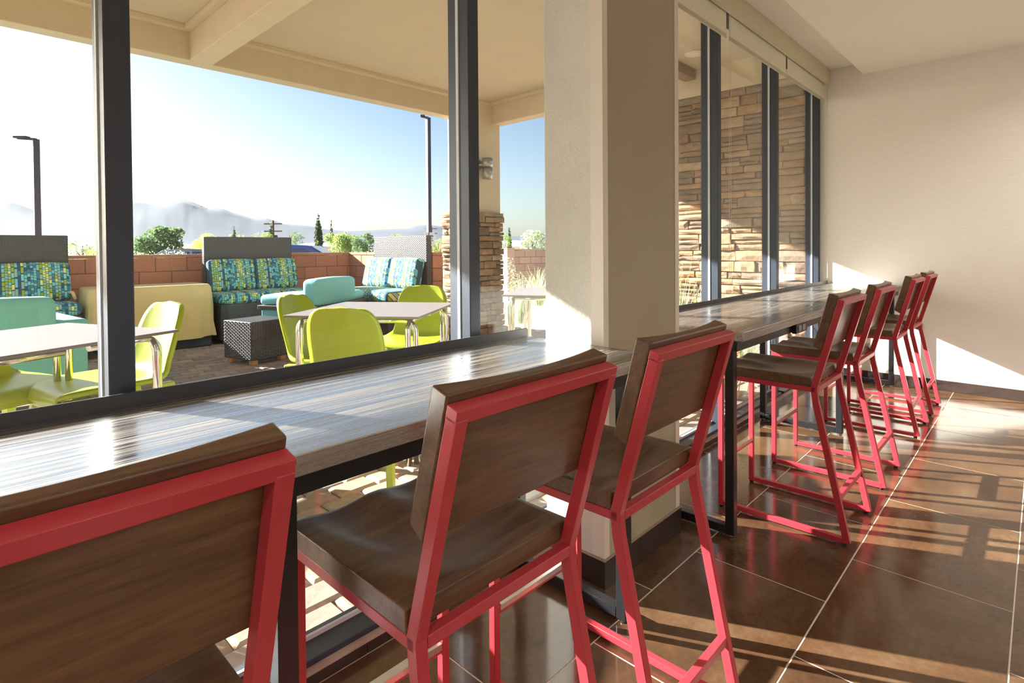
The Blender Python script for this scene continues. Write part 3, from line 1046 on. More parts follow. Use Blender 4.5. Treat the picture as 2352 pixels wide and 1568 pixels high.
# ================================================================== PATIO: block walls
BL, BH = 0.405, 0.2
def block_wall(name, a, b, ztop, zlow, thick, label, mat, cap=0.045, phase=0.0, both=True):
    a, b = Vector(a), Vector(b)
    d = (b - a)
    L = d.length
    d.normalize()
    nrm = Vector((-d.y, d.x, 0))
    core = MB()
    o = MB()
    rz = math.atan2(d.y, d.x)
    w = empty(name, a, rz)
    tag(w, label, kind='structure')
    MB().box(0.006, L - 0.006, -thick / 2 + 0.006, thick / 2 - 0.006, -0.12, ztop - cap - 0.004).build('mortar', M['block_joint'], w)
    z = ztop - cap
    course = 0
    memo = {}
    def piece(x0, x1, z0, z1, t, nm):
        k = (round(x1 - x0, 3), round(z1 - z0, 3), t)
        if k not in memo:
            ob = MB().box(-(x1 - x0) / 2, (x1 - x0) / 2, -t / 2, t / 2, -(z1 - z0) / 2, (z1 - z0) / 2).build(nm, mat, w, bevel=0.004, seg=1)
            memo[k] = ob.data
        else:
            ob = bpy.data.objects.new(nm, memo[k])
            COL.objects.link(ob)
            ob.parent = w
        ob.location = ((x0 + x1) / 2, 0, (z0 + z1) / 2)
    while z > zlow:
        z0 = max(z - BH, -0.1)
        x = -((course % 2) * BL / 2 + phase) % BL - BL
        while x < L:
            x0, x1 = max(x, 0), min(x + BL, L)
            if x1 - x0 > 0.03:
                piece(x0 + 0.005, x1 - 0.005, z0 + 0.005, z - 0.005, thick, 'block')
            x += BL
        z -= BH
        course += 1
    x = -phase % 0.6 - 0.6
    while x < L:
        x0, x1 = max(x, -0.01), min(x + 0.6, L + 0.01)
        if x1 - x0 > 0.03:
            piece(x0 + 0.002, x1 - 0.002, ztop - cap + 0.001, ztop, thick + 0.02, 'cap_block')
        x += 0.6
    return w
block_wall('patio_wall', (-1.2, 9.30, 0), (5.56, 9.30, 0), 1.24, 0.0, 0.2, 'long terracotta block wall behind the patio sofas', M['block'], phase=0.16)
block_wall('patio_wall', (5.46, 9.19, 0), (5.46, 6.76, 0), 1.24, 0.0, 0.2, 'terracotta block wall returning beside the right-hand sofa', M['block'])
block_wall('garden_wall', (12.2, 11.6, 0), (18.5, 10.0, 0), 1.26, 0.0, 0.2, 'paler block wall beyond the patio column', M['block_pale'])
MB().box(-0.26, 0.0, -0.16, 0.16, -0.1, 1.30).build('end_pier', M['block_pale'], bpy.data.objects['garden_wall'], bevel=0.006, seg=1)

# ================================================================== PATIO: wicker
def weave(name, w, h, parent, cw=0.026, ch=0.017, amp=0.006, nx=4, ny=3):
    """basket weave relief on a panel: local x across, z up, outward = -y"""
    cx, cy = max(2, round(w / cw)), max(2, round(h / ch))
    NX, NY = cx * nx, cy * ny
    vs, fs = [], []
    for j2 in range(NY + 1):
        for i in range(NX + 1):
            u, v = i / nx, j2 / ny
            s = math.sin(math.pi * (u - math.floor(u))) if True else 0
            row = math.floor(v) if j2 < NY else cy - 1
            t = math.sin(math.pi * (v - math.floor(v)))
            col = math.floor(u) if i < NX else cx - 1
            over = 1.0 if (col + row) % 2 == 0 else 0.35
            e = min(1, min(i, NX - i, j2, NY - j2))
            vs.append((-w / 2 + w * i / NX, -amp * s * t * over * e, h * j2 / NY))
    for j2 in range(NY):
        for i in range(NX):
            a = j2 * (NX + 1) + i
            fs.append((a, a + 1, a + NX + 2, a + NX + 1))
    o = MB().add(vs, fs, True).build(name, M['wicker'], parent)
    tag(o, kind='stuff')
    return o

def sofa(name, loc, rz, label, W=1.30, panel_h=0.80, panel_z=0.70):
    """faces local -y; origin on the ground at the middle of the back"""
    s = empty(name, loc, rz)
    tag(s, label, 'sofa', 'high-backed wicker sofas on the patio')
    D = 0.78
    z_seat = 0.55
    MB().box(-W / 2 - 0.02, W / 2 + 0.02, -D, 0.0, 0.06, z_seat).build('base', M['wicker'], s, bevel=0.012)
    wv = weave('base_weave', W, z_seat - 0.08, s)
    wv.location = (0, -D - 0.001, 0.07)
    MB().box(-W / 2, W / 2, -0.085, 0.0, z_seat, 1.495).build('tall_back', M['wicker'], s, bevel=0.01)
    wv = weave('back_weave', W - 0.01, 0.94, s)
    wv.location = (0, -0.086, z_seat)
    for sx, rr in ((-1, -math.pi / 2), (1, math.pi / 2)):
        wv = weave('side_weave', 0.08, 0.94, s, cw=0.027)
        wv.location = (sx * (W / 2 + 0.001), -0.0425, z_seat)
        wv.rotation_euler = (0, 0, rr)
    for x in (-W / 2 + 0.06, W / 2 - 0.06):
        for y_ in (-D + 0.06, -0.08):
            MB().box(x - 0.03, x + 0.03, y_ - 0.03, y_ + 0.03, 0, 0.06).build('foot', M['foot_wood'], s)
    return s
def place_cushion(o, s, loc, rx, label, cat='cushion', group='patterned cushions on the wicker sofas'):
    m_ = Matrix.Translation(s.location) @ Matrix.Rotation(s.rotation_euler.z, 4, 'Z') @ Matrix.Translation(Vector(loc)) @ Matrix.Rotation(rx, 4, 'X')
    o.matrix_world = m_
    tag(o, label, cat, group)

def dressed_sofa(loc, rz, label, names, W=1.30):
    s = sofa('wicker_sofa', loc, rz, label, W)
    c = cushion('seat_cushion', W + 0.06, 0.70, 0.145, M['dash_fabric'])
    place_cushion(c, s, (0, -0.45, 0.622), 0, names[0])
    for k, sx in enumerate((-1, 1)):
        b = cushion('back_cushion', W / 2 - 0.004, 0.15, 0.45, M['dash_fabric'], r=0.04)
        place_cushion(b, s, (sx * W / 4, -0.222, 0.928), -0.22, names[1 + k])
    return s
dressed_sofa((3.46, 8.92, 0), 0, 'dark wicker sofa with a tall back, middle of the patio wall',
             ['patterned seat cushion on the middle wicker sofa', 'patterned back cushion on the left of the middle wicker sofa', 'patterned back cushion on the right of the middle wicker sofa'], 1.30)
dressed_sofa((0.565, 8.92, 0), 0, 'dark wicker sofa with a tall back at the left edge',
             ['patterned seat cushion on the wicker sofa at the left edge', 'patterned back cushion cut by the left edge of the picture', 'patterned back cushion behind the left teal armchair'], 1.36)
dressed_sofa((5.22, 7.32, 0), -math.pi / 2, 'sunlit wicker sofa with a tall back beside the return wall',
             ['patterned seat cushion on the sunlit wicker sofa', 'sunlit patterned back cushion farther from the window', 'sunlit patterned back cushion nearer the window'], 1.40)

# wicker cube ottomans
def ottoman(loc, rz, label, W=0.50, H=0.44):
    o = empty('wicker_ottoman', loc, rz)
    tag(o, label, 'ottoman', 'wicker cube ottomans')
    MB().box(-W / 2, W / 2, -W / 2, W / 2, 0.055, H + 0.05).build('body', M['wicker'], o, bevel=0.01)
    for k in range(4):
        a = k * math.pi / 2
        wv = weave('side_weave', W - 0.012, H - 0.02, o, cw=0.033, ch=0.0185, amp=0.016, nx=5, ny=4)
        wv.location = (math.sin(a) * (W / 2 + 0.001), -math.cos(a) * (W / 2 + 0.001), 0.065)
        wv.rotation_euler = (0, 0, a)
    for sx in (-1, 1):
        for sy in (-1, 1):
            MB().box(sx * (W / 2 - .065) - .035, sx * (W / 2 - .065) + .035, sy * (W / 2 - .065) - .035, sy * (W / 2 - .065) + .035, 0, 0.056).build('foot', M['foot_wood'], o, bevel=0.004, seg=1)
    return o
ottoman((2.69, 6.70, 0), math.radians(14), 'dark wicker cube ottoman between the patio tables')

# tan covered fire pit table
fp = empty('covered_fire_pit', (2.02, 8.55, 0))
tag(fp, 'fire pit table under a tan fabric cover on a dark base', 'fire pit')
MB().box(-0.55, 0.68, -0.33, 0.33, 0, 0.30).build('base', M['pit_base'], fp, bevel=0.02)
b = MB()
NS, prof = 64, [(0.14, 1.055, 0.02), (0.2, 1.05, 0.018), (0.35, 1.03, 0.012), (0.55, 1.012, 0.006), (0.68, 1.0, 0.0), (0.80, 0.955, 0.0), (0.835, 0.90, 0.0), (0.842, 0.85, 0.0)]
vs, fs = [], []
for (z_, k, wob) in prof:
    for i in range(NS):
        a = 2 * math.pi * (i + 0.5) / NS
        c_, s_ = math.cos(a), math.sin(a)
        e = 0.16
        x = math.copysign(abs(c_) ** e, c_) * 0.70 * (1 - (1 - k) * .42)
        y = math.copysign(abs(s_) ** e, s_) * 0.38 * k
        f_ = 1 + wob * 1.6 * math.sin(a * 7 + z_ * 5) + wob * math.sin(a * 17 + 1)
        vs.append((x * f_, y * f_, z_ + (0.012 * math.sin(a * 5) if z_ < .16 else 0)))
for j2 in range(len(prof) - 1):
    for i in range(NS):
        k2 = (i + 1) % NS
        fs.append((j2 * NS + i, j2 * NS + k2, (j2 + 1) * NS + k2, (j2 + 1) * NS + i))
fs.append(tuple((len(prof) - 1) * NS + i for i in range(NS)))
cv = MB().add(vs, fs, True).build('cover', M['cover'], fp)
hd = MB().tube([(-0.765, -0.12, 0.72), (-0.79, -0.10, 0.80), (-0.79, 0.10, 0.80), (-0.765, 0.12, 0.72)], 0.018, 8).build('cover_handle', M['cover'], cv)

# teal modular armchairs
def teal_chair(loc, rz, label, W=1.0, D=0.80):
    """lounge seat facing local +y; its back is towards -y"""
    t = empty('teal_lounge_chair', loc, rz)
    tag(t, label, 'lounge chair', 'teal lounge chairs on the patio')
    c = cushion('seat_cushion', W, D, 0.13, M['teal'], t, r=0.05)
    c.location = (0, 0, 0.655)
    c = cushion('back_cushion', W * 0.78, 0.24, 0.33, M['teal'], t, r=0.06)
    c.location = (-W * 0.11, -D / 2 + 0.10, 0.755)
    MB().box(-W / 2 - 0.015, W / 2 + 0.015, -D / 2 - 0.015, D / 2 + 0.015, 0.535, 0.59).build('frame_band', M['sofa_frame'], t, bevel=0.006, seg=1)
    MB().box(-W / 2 + 0.02, W / 2 - 0.02, -D / 2 + 0.02, D / 2 - 0.02, 0.24, 0.535).build('skirt', M['teal'], t, bevel=0.01)
    for sx in (-1, 1):
        for sy in (-1, 1):
            MB().box(sx * (W / 2 - .06) - .05, sx * (W / 2 - .06) + .05, sy * (D / 2 - .06) - .05, sy * (D / 2 - .06) + .05, 0, 0.24).build('leg', M['sofa_frame'], t, bevel=0.004, seg=1)
    return t
teal_chair((0.42, 6.35, 0), math.radians(6), 'teal lounge chair on dark legs at the left edge', 1.05, 0.9)
teal_chair((3.66, 7.18, 0), math.radians(28), 'teal lounge chair with a brown frame beside the wicker ottoman', 1.15, 0.85)

# lime shell chairs
def crom(P, t):
    n = len(P) - 1
    k = min(int(t * n), n - 1)
    f = t * n - k
    p0, p1, p2, p3 = P[max(k - 1, 0)], P[k], P[k + 1], P[min(k + 2, n)]
    return tuple(0.5 * (2 * b_ + (c_ - a_) * f + (2 * a_ - 5 * b_ + 4 * c_ - d_) * f * f + (3 * b_ - a_ - 3 * c_ + d_) * f ** 3) for a_, b_, c_, d_ in zip(p0, p1, p2, p3))
def make_lime_chair(S=1.25):
    """faces local +y"""
    r = empty('shell_chair')
    # profile: y, z, half width, side curl (+ = edges bend up / forward)
    P = [(0.235, 0.425, 0.130, -.01), (0.225, 0.447, 0.185, 0), (0.12, 0.452, 0.215, 0.004), (-0.02, 0.444, 0.220, 0.012), (-0.13, 0.440, 0.208, 0.02),
         (-0.195, 0.470, 0.186, 0.03), (-0.225, 0.545, 0.178, 0.032), (-0.25, 0.63, 0.176, 0.032), (-0.272, 0.705, 0.164, 0.028), (-0.286, 0.752, 0.138, 0.02), (-0.295, 0.777, 0.100, 0.012), (-0.298, 0.787, 0.05, 0.006)]
    NU, NV = 16, 44
    vs, fs = [], []
    for j2 in range(NV + 1):
        t = j2 / NV
        y, z_, w, c = crom(P, t)
        y2, z2, _, _ = crom(P, min(1, t + .01))
        y1, z1, _, _ = crom(P, max(0, t - .01))
        n_ = Vector((0, -(z2 - z1), (y2 - y1)))
        n_ = -n_.normalized() if n_.length else Vector((0, 0, 1))
        for i in range(NU + 1):
            s = i / NU * 2 - 1
            vs.append(((s * w) * S, (y + n_.y * c * s * s * 1.0) * S, (z_ + n_.z * c * s * s) * S))
    for j2 in range(NV):
        for i in range(NU):
            a = j2 * (NU + 1) + i
            fs.append((a, a + 1, a + NU + 2, a + NU + 1))
    MB().add(vs, fs, True).build('shell', M['lime'], r, solid=0.022 * S)
    # apron rim under the seat edge
    rim = []
    for t in [k / 20 * 0.36 for k in range(21)]:
        y, z_, w, c = crom(P, t)
        rim.append((w, y, z_))
    for sx in (-1, 1):
        MB().sweep([(sx * (w - 0.01) * S, y * S, (z_ - 0.02) * S) for w, y, z_ in rim[2:]], 0.016 * S, 0.035 * S, (0, 0, 1)).build('side_rim', M['lime'], r)
    MB().sweep([(x * S, (0.228 + 0.012 * (1 - (x / .18) ** 2)) * S, 0.418 * S) for x in (-.165, -.09, 0, .09, .165)], 0.035 * S, 0.016 * S, (0, 0, 1)).build('front_rim', M['lime'], r)
    for sx in (-1, 1):
        for (y0, y1, nm) in ((0.18, 0.225, 'front_leg'), (-0.16, -0.285, 'rear_leg')):
            a, b_ = Vector((sx * 0.170, y0, 0.44)) * S, Vector((sx * 0.225, y1, 0.0)) * S
            w0, w1 = 0.034 * S, 0.020 * S
            vs = [a + Vector((i * w0 * .55, j3 * w0, 0)) for i, j3 in ((-1, -1), (1, -1), (1, 1), (-1, 1))] + [b_ + Vector((i * w1 * .7, j3 * w1, 0)) for i, j3 in ((-1, -1), (1, -1), (1, 1), (-1, 1))]
            MB().add(vs, [(0, 1, 2, 3), (7, 6, 5, 4), (0, 1, 5, 4), (1, 2, 6, 5), (2, 3, 7, 6), (3, 0, 4, 7)]).build(nm, M['lime'], r, bevel=0.006, seg=2)
    return r
lime0 = make_lime_chair()
lime = [
    ((0.20, 4.12), -70, 'lime plastic chair at the left edge behind the patio table'),
    ((0.70, 3.80), 192, 'sunlit lime plastic chair beside the dark window mullion'),
    ((1.935, 3.50), -58, 'lime plastic chair beside the wicker ottoman'),
    ((1.815, 2.955), 37, 'lime plastic chair with its back to the window'),
    ((2.66, 3.62), 217, 'lime plastic chair on the far right side of the patio table'),
    ((4.02, 2.62), 60, 'pale lime plastic chair half hidden by the pillar'),
]
for k, ((x, y), a, lab) in enumerate(lime):
    s = lime0 if k == 0 else copy_tree(lime0)
    s.location = (x, y, 0)
    s.rotation_euler = (0, 0, math.radians(a - 90))
    tag(s, lab, 'chair', 'lime plastic chairs on the patio')

# square patio tables with bent chrome legs
def make_table(W=0.86, H=0.90):
    t = empty('patio_table')
    MB().box(-W / 2, W / 2, -W / 2, W / 2, H - 0.014, H).build('table_top', M['tabletop'], t, bevel=0.002, seg=1)
    for sx in (-1, 1):
        for sy in (-1, 1):
            for ax in (0, 1):
                pts = []
                e = W / 2 - 0.05
                far = 0.05
                rad = 0.07
                zt = H - 0.034
                run = [far, e - rad] + [e - rad + rad * math.sin(q * math.pi / 12) for q in range(1, 7)] + [e]
                zz = [zt, zt] + [zt - rad + rad * math.cos(q * math.pi / 12) for q in range(1, 7)] + [0.0]
                o2 = e - (0.0 if ax == 0 else 0.0) + 0.0
                for r_, z_ in zip(run, zz):
                    p = (sx * r_, sy * (e - 0.036), z_) if ax == 0 else (sx * (e - 0.036), sy * r_, z_)
                    pts.append(p)
                MB().tube(pts, 0.0175, 12).build('leg', M['chrome'], t)
    MB().box(-0.06, 0.06, -0.06, 0.06, H - 0.055, H - 0.015).build('centre_block', M['black_steel'], t, bevel=0.004)
    return t
tab0 = make_table()
for k, (x, y, a, lab) in enumerate([
        (0.325, 3.41, 23, 'square patio table with chrome legs, left of the dark mullion'),
        (2.105, 3.257, 35, 'square patio table with chrome legs and three lime chairs'),
        (3.98, 3.20, 31, 'square patio table beside the pillar, washed out by glare')]):
    t = tab0 if k == 0 else copy_tree(tab0)
    t.location = (x, y, 0)
    t.rotation_euler = (0, 0, math.radians(a))
    tag(t, lab, 'table', 'square patio tables')

# ================================================================== PLANTS
def leaves(name, blobs, n, size, mat, parent, seed=1, up=0.0, flat=0.55):
    rnd = random.Random(seed)
    vs, fs = [], []
    tot = sum(b_[1][0] * b_[1][1] for b_ in blobs)
    for (c, rad) in blobs:
        m_ = int(n * rad[0] * rad[1] / tot)
        for k in range(m_):
            while True:
                p = Vector((rnd.uniform(-1, 1), rnd.uniform(-1, 1), rnd.uniform(-1, 1)))
                l = p.length
                if 0.35 < l < 1.0 or (l <= 0.35 and rnd.random() < .2):
                    break
            p = Vector((p.x * rad[0], p.y * rad[1], p.z * rad[2])) + Vector(c)
            d = Vector((rnd.gauss(0, 1), rnd.gauss(0, 1), rnd.gauss(0, 1) + up)).normalized()
            e = d.orthogonal().normalized()
            e.rotate(Matrix.Rotation(rnd.uniform(0, 6.28), 3, d))
            f_ = d.cross(e)
            s = size * rnd.uniform(.6, 1.3)
            o = len(vs)
            vs += [p - e * s, p + f_ * s * flat, p + e * s, p - f_ * s * flat]
            fs.append((o, o + 1, o + 2, o + 3))
    o = MB().add(vs, fs).build(name, mat, parent)
    tag(o, kind='stuff')
    return o

def tree(name, px, dist, py_top, width_px, mat, label, group, seed, shape='round', n=2200, base=0.0, low=None):
    top = far_point(px, py_top, dist)
    loc = Vector((top.x, top.y, -0.13))
    Hh = top.z - loc.z
    depth = aim(px, 570)
    wid = width_px / FPX * dist * 0.9 / 2
    t = empty(name, loc)
    tag(t, label, 'tree', group)
    rnd = random.Random(seed)
    if shape == 'cypress':
        blobs = [((0, 0, Hh * (0.15 + 0.085 * k)), (wid * math.sin(math.pi * (0.62 - 0.055 * k)) * (1 if k < 8 else .7), wid * math.sin(math.pi * (0.62 - 0.055 * k)), Hh * 0.09)) for k in range(10)]
        size = wid * 0.42
    else:
        blobs = []
        lo = low if low is not None else 0.22
        blobs.append(((0, 0, Hh * (lo + 1) / 2), (wid * .78, wid * .78, Hh * (1 - lo) * .42)))
        for k in range(13):
            a = rnd.uniform(0, 6.28)
            rr = rnd.uniform(.35, .72)
            zz = rnd.uniform(lo + .14, 0.86)
            q = wid * rnd.uniform(.24, .42)
            blobs.append(((math.cos(a) * rr * wid, math.sin(a) * rr * wid, Hh * zz), (q, q, q * .8)))
        size = wid * 0.062
    leaves('foliage', blobs, n, size, mat, t, seed)
    MB().tube([(0, 0, 0), (wid * .05, 0, Hh * .3), (wid * .02, 0, Hh * .75)], [wid * .07, wid * .055, wid * .02], 8).build('trunk', M['bark'], t)
    if shape != 'cypress':
        for k in range(3):
            a = k * 2.1 + seed
            MB().tube([(wid * .04, 0, Hh * .3), (math.cos(a) * wid * .4, math.sin(a) * wid * .4, Hh * .62)], [wid * .04, wid * .015], 6).build('branch', M['bark'], t)
    return t
TG = 'trees beyond the patio wall'
tree('leafy_tree', 366, 26, 508, 118, M['leaf_dark'], 'big dark round tree beside the dark mullion', TG, 1, n=5200, low=.1)
tree('leafy_tree', 396, 20, 553, 62, M['leaf_sage'], 'small pale sage tree in front of the big dark tree', TG, 2, n=1300)
tree('leafy_tree', 478, 34, 528, 74, M['leaf_lime'], 'yellow-green tree left of the middle sofa', TG, 3, n=2200)
tree('leafy_tree', 598, 42, 524, 60, M['leaf_mid'], 'tree top showing above the middle of the tall sofa back', TG, 4, n=1500)
tree('leafy_tree', 678, 36, 524, 56, M['leaf_dark'], 'dark tree at the right corner of the tall sofa back', TG, 5, n=1700)
tree('leafy_tree', 788, 30, 524, 96, M['leaf_mid'], 'bushy tree right of the tall cypress', TG, 6, n=4200, low=.08)
tree('leafy_tree', 838, 27, 525, 84, M['leaf_dark'], 'bushy tree just left of the sunlit sofa', TG, 7, n=3800, low=.08)
tree('leafy_tree', 724, 17, 534, 34, M['leaf_lime'], 'slim lime-leaved sapling in front of the cypress', TG, 8, n=420, low=.2)
tree('leafy_tree', 462, 15, 556, 30, M['leaf_lime'], 'low yellow sapling at the left of the middle sofa', TG, 9, n=300, low=.2)
tree('leafy_tree', 905, 60, 532, 66, M['leaf_mid'], 'low tree behind the sunlit sofa back', TG, 10, n=1300)
tree('leafy_tree', 1006, 34, 538, 60, M['leaf_mid'], 'green tree behind the right lamp pole', TG, 13, n=2000, low=.05)
tree('leafy_tree', 1034, 22, 493, 44, M['leaf_sage'], 'tall pale tree half hidden by the middle mullion', TG, 14, n=1900, low=.15)
tree('leafy_tree', 1222, 38, 517, 90, M['leaf_sage'], 'pale tree touching the pillar edge', TG, 15, n=2600, low=.05)
tree('leafy_tree', 1160, 46, 527, 50, M['leaf_mid'], 'green tree between the patio column and the pillar', TG, 16, n=1500, low=.05)
tree('leafy_tree', 188, 60, 548, 70, M['leaf_sage'], 'hazy low tree left of the dark mullion', TG, 17, n=1500, low=.0)
tree('leafy_tree', 214, 30, 556, 40, M['leaf_lime'], 'lime tree touching the dark mullion on its left', TG, 18, n=900, low=.05)
tree('leafy_tree', 560, 70, 548, 130, M['leaf_mid'], 'distant hazy tree behind the middle sofa', TG, 19, n=1200, low=0.0)
CG = 'cypress trees beyond the patio wall'
tree('cypress_tree', 731, 38, 490, 20, M['leaf_cypress'], 'tallest dark cypress right of the middle sofa', CG, 21, 'cypress', 1600)
tree('cypress_tree', 761, 60, 506, 11, M['leaf_cypress'], 'thin far cypress just right of the tallest cypress', CG, 22, 'cypress', 1000)
tree('cypress_tree', 538, 60, 520, 12, M['leaf_cypress'], 'small far cypress above the left half of the sofa back', CG, 23, 'cypress', 1000)
tree('cypress_tree', 622, 55, 508, 13, M['leaf_cypress'], 'dark cypress beside the utility pole', CG, 24, 'cypress', 1000)
tree('cypress_tree', 1170, 50, 521, 13, M['leaf_cypress'], 'small cypress seen right of the patio column', CG, 25, 'cypress', 1000)

# shrubs and ornamental grasses
def grass_clump(x, y, h, n, label, seed, spread=0.45, w=0.006):
    g = empty('ornamental_grass', (x, y, -0.02))
    tag(g, label, 'grass clump', 'ornamental grass clumps')
    rnd = random.Random(seed)
    vs, fs = [], []
    for k in range(n):
        a = rnd.uniform(0, 6.28)
        l = h * rnd.uniform(.6, 1.1)
        lean = rnd.uniform(.1, 1) * spread
        bx, by = rnd.gauss(0, .05), rnd.gauss(0, .05)
        d = Vector((math.cos(a), math.sin(a), 0))
        sx = Vector((-d.y, d.x, 0))
        o = len(vs)
        for q in range(5):
            t = q / 4
            p = Vector((bx, by, 0)) + d * (lean * l * t ** 1.8) + Vector((0, 0, l * (t - .25 * lean * t * t)))
            ww = w * (1 - t * .85)
            vs += [p - sx * ww, p + sx * ww]
        for q in range(4):
            fs.append((o + 2 * q, o + 2 * q + 1, o + 2 * q + 3, o + 2 * q + 2))
    tag(MB().add(vs, fs).build('blades', M['grass_blade'], g), kind='stuff')
    return g
grass_clump(5.35, 2.72, 1.15, 150, 'tall feathery grass in front of the stone wall', 31, 0.55)
grass_clump(5.75, 2.15, 0.75, 110, 'lower grass clump beside the far windows', 32, 0.6)
grass_clump(7.2, 6.6, 0.85, 130, 'grass clump right of the patio column', 33, 0.6, 0.008)
grass_clump(9.6, 8.3, 0.9, 130, 'grass clump in front of the paler block wall', 34, 0.6, 0.009)
grass_clump(4.75, 2.0, 0.7, 90, 'arching grass between the far windows and the table', 35, 0.9)
for k, (px, d, pt, wd, lab) in enumerate([(1168, 15, 585, 40, 'dry shrub behind the patio column'), (1195, 12, 625, 40, 'pale shrub at the foot of the paler block wall'), (1158, 10.5, 632, 26, 'grey shrub touching the stone column')]):
    top = far_point(px, pt, d)
    s = empty('desert_shrub', (top.x, top.y, -0.13))
    tag(s, lab, 'shrub', 'desert shrubs')
    h = top.z + 0.13
    q = wd / FPX * d / 2
    leaves('foliage', [((0, 0, h * .55), (q, q, h * .45)), ((q * .4, 0, h * .5), (q * .7, q * .7, h * .4))], 420, q * .10, M['leaf_sage'], s, 50 + k)
    MB().tube([(0, 0, 0), (q * .1, 0, h * .5)], [q * .08, q * .03], 6).build('stem', M['bark'], s)

# ================================================================== BEYOND THE WALL
def lamp_pole(px, py_top, dist, label, arm, sign=False):
    top = far_point(px, py_top, dist)
    p = empty('lamp_pole', (top.x, top.y, -0.13))
    tag(p, label, 'lamp pole', 'parking lot lamp poles')
    h = top.z + 0.13
    MB().box(-0.06, 0.06, -0.06, 0.06, 0.4, h).build('pole', M['pole'], p, bevel=0.008, seg=1)
    MB().tube([(0, 0, 0), (0, 0, 0.4)], 0.25, 16).build('concrete_foot', M['house'], p)
    side = Vector((r2.x, r2.y, 0)).normalized() * arm
    MB().bar((0, 0, h), tuple(Vector((0, 0, h + .03)) + side), 0.06, 0.05).build('arm', M['pole'], p)
    MB().bar(tuple(Vector((0, 0, h + .05)) + side * .45), tuple(Vector((0, 0, h + .05)) + side * 1.15), 0.16, 0.05).build('lamp_head', M['pole'], p, bevel=0.01, seg=1)
    if sign:
        f2 = Vector((fwd.x, fwd.y, 0)).normalized()
        ang = math.atan2(f2.y, f2.x) - math.pi / 2
        sg = MB().box(-0.16, 0.16, -0.006, 0.006, -0.20, 0.20).build('sign', M['sign'], p)
        sg.location = (0.02 - f2.x * .08, -f2.y * .08, far_point(px, 549, dist).z + 0.13)
        sg.rotation_euler = (0, 0, ang)
        for (a, b_, z0, z1) in ((-.12, .12, .06, .12), (-.12, .10, .0, .03), (-.12, .12, -.06, -.03), (-.07, .07, -.16, -.10)):
            MB().box(a, b_, -0.0075, -0.006, z0, z1).build('print', M['sign_print'], sg)
lamp_pole(83, 320, 17, 'dark lamp pole behind the left wicker sofa', -0.42)
lamp_pole(983, 270, 17, 'dark lamp pole with a small sign behind the sunlit sofa', -0.2, True)

def utility_pole(px, py, dist, label):
    top = far_point(px, py, dist)
    p = empty('utility_pole', (top.x, top.y, -0.13))
    tag(p, label, 'utility pole', 'utility poles')
    h = top.z + .13
    MB().tube([(0, 0, 0), (0, 0, h)], [0.16, 0.11], 8).build('post', M['bark'], p)
    s = Vector((r2.x, r2.y, 0)).normalized()
    for z_ in (h - .35, h - 1.1):
        MB().bar(tuple(Vector((0, 0, z_)) - s * .9), tuple(Vector((0, 0, z_)) + s * .9), 0.12, 0.12).build('crossarm', M['bark'], p)
    MB().tube([(0.22, 0, h - 2.4), (0.22, 0, h - 1.5)], 0.22, 10).build('transformer', M['pole'], p)
utility_pole(627, 506, 62, 'wooden utility pole above the right half of the sofa back')
utility_pole(991, 520, 90, 'far utility pole right of the sign')

def house(px, dist, py_ridge, py_eave, wpx, rz, label, roofmat):
    c = far_point(px, py_ridge, dist)
    e = far_point(px, py_eave, dist)
    hw = wpx / FPX * dist / 2
    h = empty('house', (c.x, c.y, -0.13), rz)
    tag(h, label, 'house', 'houses beyond the patio')
    ze, zr = e.z + .13, c.z + .13
    MB().box(-hw, hw, -3.5, 3.5, 0, ze).build('walls', M['house'], h)
    o = 0.4
    b = MB()
    b.add([(-hw - o, -3.5 - o, ze), (hw + o, -3.5 - o, ze), (hw + o, 3.5 + o, ze), (-hw - o, 3.5 + o, ze), (-hw - o, 0, zr), (hw + o, 0, zr)],
          [(0, 1, 5, 4), (2, 3, 4, 5), (0, 4, 3), (1, 2, 5), (0, 3, 2, 1)])
    b.build('roof', roofmat, h)
    for k in (-.5, .1, .6):
        wv = MB().box(hw * k - .5, hw * k + .5, -3.53, -3.49, ze * .4, ze * .8).build('window', M['house_roof_g'], h)
        MB().box(hw * k - .42, hw * k + .42, -3.55, -3.53, ze * .4 + .08, ze * .8 - .08).build('pane', M['window_dark'], wv)
house(480, 46, 560, 570, 60, -0.5, 'low pale house just left of the middle sofa', M['house_roof'])
house(742, 46, 558, 566, 60, -0.6, 'pale house behind the lime sapling', M['house'])
house(1020, 44, 558, 571, 60, -0.7, 'house with a reddish roof right of the sign', M['house_roof'])
house(1182, 60, 552, 566, 40, -0.9, 'white-roofed house beyond the paler block wall', M['house'])
house(196, 70, 571, 582, 40, 0.1, 'far house with a grey roof left of the dark mullion', M['house_roof_g'])

